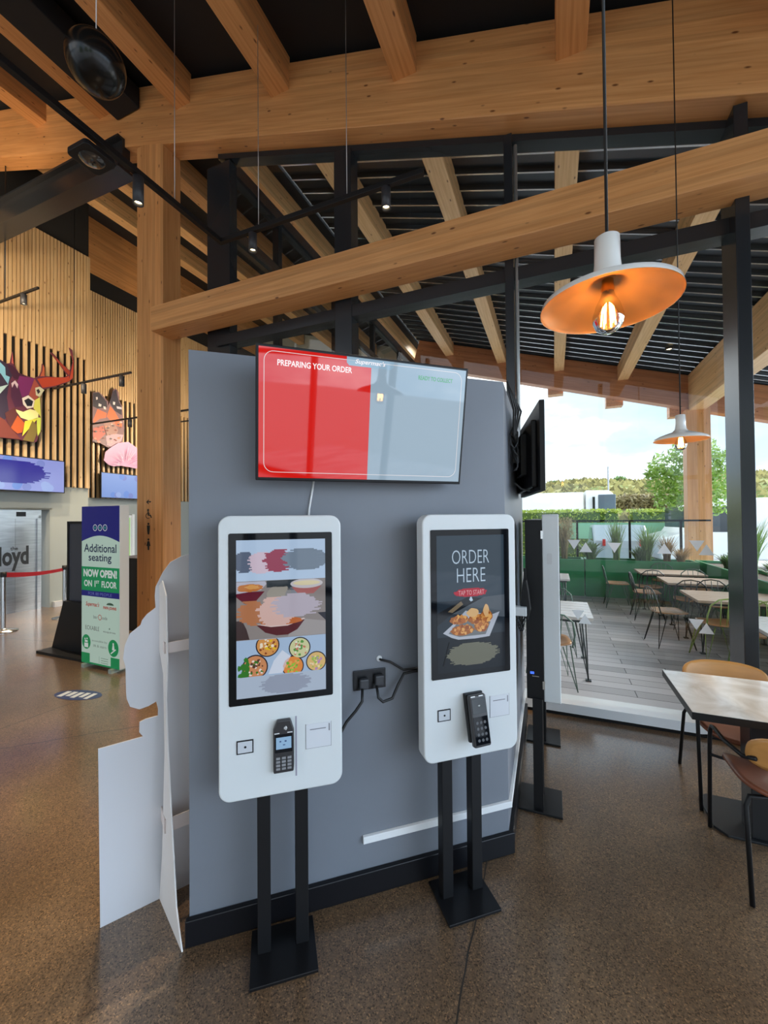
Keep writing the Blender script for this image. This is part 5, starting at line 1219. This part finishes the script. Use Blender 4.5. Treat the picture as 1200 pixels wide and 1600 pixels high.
# balustrade behind the planters
bal = thing('glass_balustrade', (-.4, 9.72, 0), 0, 'glass balustrade with thin dark rail behind the planters', 'balustrade')
part('rail', MB().box(-2.9, 3.2, -.02, .02, 1.48, 1.515), BLACK, bal)
for x in (902, 984, 1064): q = atV(x, 840, 9.72); part('post', MB().box(q[0] + .4 - .02, q[0] + .4 + .02, -.02, .02, 0, 1.48), BLACK, bal)
part('glass_panel', MB().add([(-2.9, .0, .1), (3.2, .0, .1), (3.2, .0, 1.47), (-2.9, .0, 1.47)], [(0, 1, 2, 3)]), GLASS, bal)
# green windbreak mesh
q0 = atV(880, 820, 17.4); q1_ = atV(1062, 820, 17.4); zt2 = atV(950, 817, 17.4)[2]; zb2 = atV(950, 842, 17.4)[2]
fence = thing('mesh_fence', ((q0[0] + q1_[0]) / 2, 17.4, -.14), 0, 'pale green mesh fence behind the planters', 'fence')
hf = (q1_[0] - q0[0]) / 2 + .4
part('mesh', MB().box(-hf, hf, 0, .02, zb2 + .14, zt2 + .14), mat('pale green mesh', (.22, .50, .30), .7), fence)
for x in (-hf, -hf / 3, hf / 3, hf): part('post', MB().box(x - .04, x + .04, .02, .08, 0, zt2 + .16), mat('green post', (.1, .25, .15), .6), fence)
# white triangles on the glass
TRI = mat('white glass sticker', (.80, .82, .84), .6)
def tri(cx, cy, upw, label, sz=.095):
    a = atV(cx, cy, GV - .008); s = 1 if upw else -1
    mb = MB().prism([(-sz / 2, -s * sz * .42), (sz / 2, -s * sz * .42), (0, s * sz * .42)], .001, axis='y')
    o = part('window_sticker', mb, TRI, None); o.location = W(a[0], GV - .008, a[2]); o.rotation_euler = (0, 0, -A)
    tag(o, label, 'window sticker')
tri(897, 851, False, 'white triangle on the window pointing down, leftmost of the upper row'); tri(915, 855, True, 'white triangle on the window pointing up, second in the upper row')
tri(960, 856, False, 'white triangle pointing down on the glass over the tall green grass'); tri(1038, 857, True, 'white triangle pointing up on the glass before the bronze grass')
tri(1089, 853, False, 'white triangle pointing down on the glass over the outdoor column'); tri(1104, 859, True, 'white triangle pointing up on the glass beside the outdoor column')
tri(903, 961, False, 'white triangle pointing down on the glass over the white patio table'); tri(914, 967, True, 'white triangle pointing up on the glass at the white patio table corner')
tri(1088, 976, False, 'white triangle pointing down on the glass over the patio chairs'); tri(1104, 982, True, 'white triangle pointing up on the glass over the patio chairs')

# ================================================================ PATIO FURNITURE
SLATT = wood('weathered table slats', 0, base=(.46, .34, .25), rough=.45); DSTEEL = mat('dark steel rod', (.03, .04, .04), .4, .4); LIME = mat('lime green rod', (.30, .42, .10), .4); GSTEEL = mat('green grey rod', (.07, .14, .10), .4)
PSEAT = wood('varnished plywood seat', 0, base=(.48, .24, .10), rough=.3)
def patio_table(u0, u1, v0, v1, label, top=SLATT, z=.62):
    t = thing('patio_table', ((u0 + u1) / 2, (v0 + v1) / 2, 0), 0, label, 'table'); a, b = (u1 - u0) / 2, (v1 - v0) / 2
    mb = MB().use(top); n = 6; w_ = 2 * b / n
    for i in range(n): mb.box(-a, a, -b + i * w_ + .003, -b + (i + 1) * w_ - .003, z - .03, z)
    part('table_top', mb, None, t, bevel=.003)
    part('apron', MB().box(-a + .04, a - .04, -b + .04, -b + .06, z - .06, z - .03).box(-a + .04, a - .04, b - .06, b - .04, z - .06, z - .03).box(-a + .04, -a + .06, -b + .05, b - .05, z - .06, z - .03).box(a - .06, a - .04, -b + .05, b - .05, z - .06, z - .03), DSTEEL, t)
    for sx_ in (-1, 1):
        for sy_ in (-1, 1):
            cx, cy = sx_ * (a - .10), sy_ * (b - .10)
            part('leg', MB().tube([(cx - .06, cy, z - .04), (sx_ * (a - .05), sy_ * (b - .05), .01), (cx + .04, cy - .05 * sy_, z - .04)], .008, 7).tube([(cx, cy + .05 * sy_, z - .04), (sx_ * (a - .05), sy_ * (b - .05), .01)], .008, 7).box(sx_ * (a - .05) - .025, sx_ * (a - .05) + .025, sy_ * (b - .05) - .025, sy_ * (b - .05) + .025, 0, .012), DSTEEL, t)
    return t
def patio_chair(u, v, rz, rod, label, seat=None):
    t = thing('patio_chair', (u, v, 0), rz, label, 'chair')
    mb = MB(); 
    def f(s, tt_): x, y_ = superell(s, tt_, .18, .175, 4); return (x, y_, .40 + .02 * (x / .18) ** 2 + .012 * (y_ / .18) ** 2)
    shell(mb, f, 10, 10, .014); part('seat', mb, seat or PSEAT, t)
    hoop = MB().tube([(-.17, -.15, .39), (-.185, -.19, .52), (-.16, -.215, .64), (-.09, -.225, .70), (0, -.228, .715), (.09, -.225, .70), (.16, -.215, .64), (.185, -.19, .52), (.17, -.15, .39)], .008, 7)
    for x in (-.07, 0, .07): hoop.tube([(x * .8, -.165, .395), (x, -.226, .70)], .0045, 6)
    part('back_hoop', hoop, rod, t)
    for sx_ in (-1, 1):
        for sy_ in (-1, 1):
            part('leg', MB().tube([(sx_ * .09, sy_ * .14, .39), (sx_ * .20, sy_ * .20, .005), (sx_ * .165, sy_ * .09, .39)], .0065, 6), rod, t)
    return t
WTT = mat('glare pale table slats', (.66, .62, .60), .25)  # slats lightened so that the glare sits in their colour
patio_table(-.95, .34, 4.40, 5.20, 'pale slatted patio table next to the edge-on kiosk, left in the window', WTT)
a = atV(905, 926, 8.1); patio_table(-1.2, .22, 7.0, 7.7, 'pale patio table farther back at the left, behind the edge-on kiosk', WTT)
patio_chair(-.05, 4.28, radians(10), GSTEEL, 'patio chair with brown seat and green rods just right of the edge-on kiosk')
patio_chair(.02, 5.32, pi, GSTEEL, 'patio chair behind the pale slatted table at the left of the window')
patio_table(1.36, 2.30, 8.15, 8.80, 'farthest of the right-hand patio tables, in front of the green planter')
patio_table(1.52, 2.42, 7.10, 7.80, 'second farthest of the right-hand patio tables')
patio_table(1.52, 2.42, 5.75, 6.50, 'third of the right-hand patio tables, above the green chairs')
patio_table(1.62, 2.42, 4.35, 5.05, 'nearest right-hand patio table, mostly behind the dark mullion', WTT)
patio_chair(1.02, 8.25, -pi / 2, GSTEEL, 'patio chair standing alone at the left end of the farthest patio table')
patio_chair(1.45, 8.05, radians(5), DSTEEL, 'dark patio chair on the near side of the farthest patio table')
patio_chair(1.85, 8.86, pi, GSTEEL, 'patio chair between the farthest table and the planter')
patio_chair(1.75, 7.0, radians(-8), DSTEEL, 'dark patio chair on the near side of the second farthest table')
patio_chair(1.30, 6.05, -pi / 2 + .2, DSTEEL, 'dark patio chair at the left end of the third patio table')
patio_chair(1.66, 5.60, radians(8), LIME, 'lime green patio chair further left on the near side of the third patio table')
patio_chair(2.12, 5.60, radians(-12), LIME, 'lime green patio chair at the right of the near side of the third patio table')
patio_chair(2.05, 4.18, 0, DSTEEL, 'dark patio chair seen through the pane right of the mullion')
patio_chair(2.22, 7.0, radians(6), GSTEEL, 'green grey patio chair right of the dark one at the second farthest table')
patio_chair(1.98, 6.68, pi, DSTEEL, 'dark patio chair on the far side of the third patio table')
patio_chair(1.86, 5.22, radians(172), LIME, 'lime green patio chair facing the viewer beyond the nearest right table')
patio_chair(1.32, 7.45, -pi / 2, DSTEEL, 'dark patio chair at the left end of the second farthest table')
patio_chair(2.1, 7.95, pi, GSTEEL, 'patio chair between the two farthest right tables')

# ================================================================ WHAT THE SCREENS REFLECT: trees and a lamp behind the viewer
def rear_tree(u, v, seed, lab): tree(u, v, -.14, lab, [(0, 0, 3.2, 1.1), (.7, .2, 2.6, .8), (-.7, 0, 2.6, .8), (0, .2, 4.2, .8)], 3.0, seed, n=900, size=.15)
rear_tree(-1.5, -9.0, 11, 'tree behind the viewer, only seen reflected in the television'); rear_tree(2.6, -10.0, 12, 'tree reflected at the right side of the television')
rear_tree(6.0, -9.0, 13, 'tree behind the viewer, reflected in the right kiosk screen')
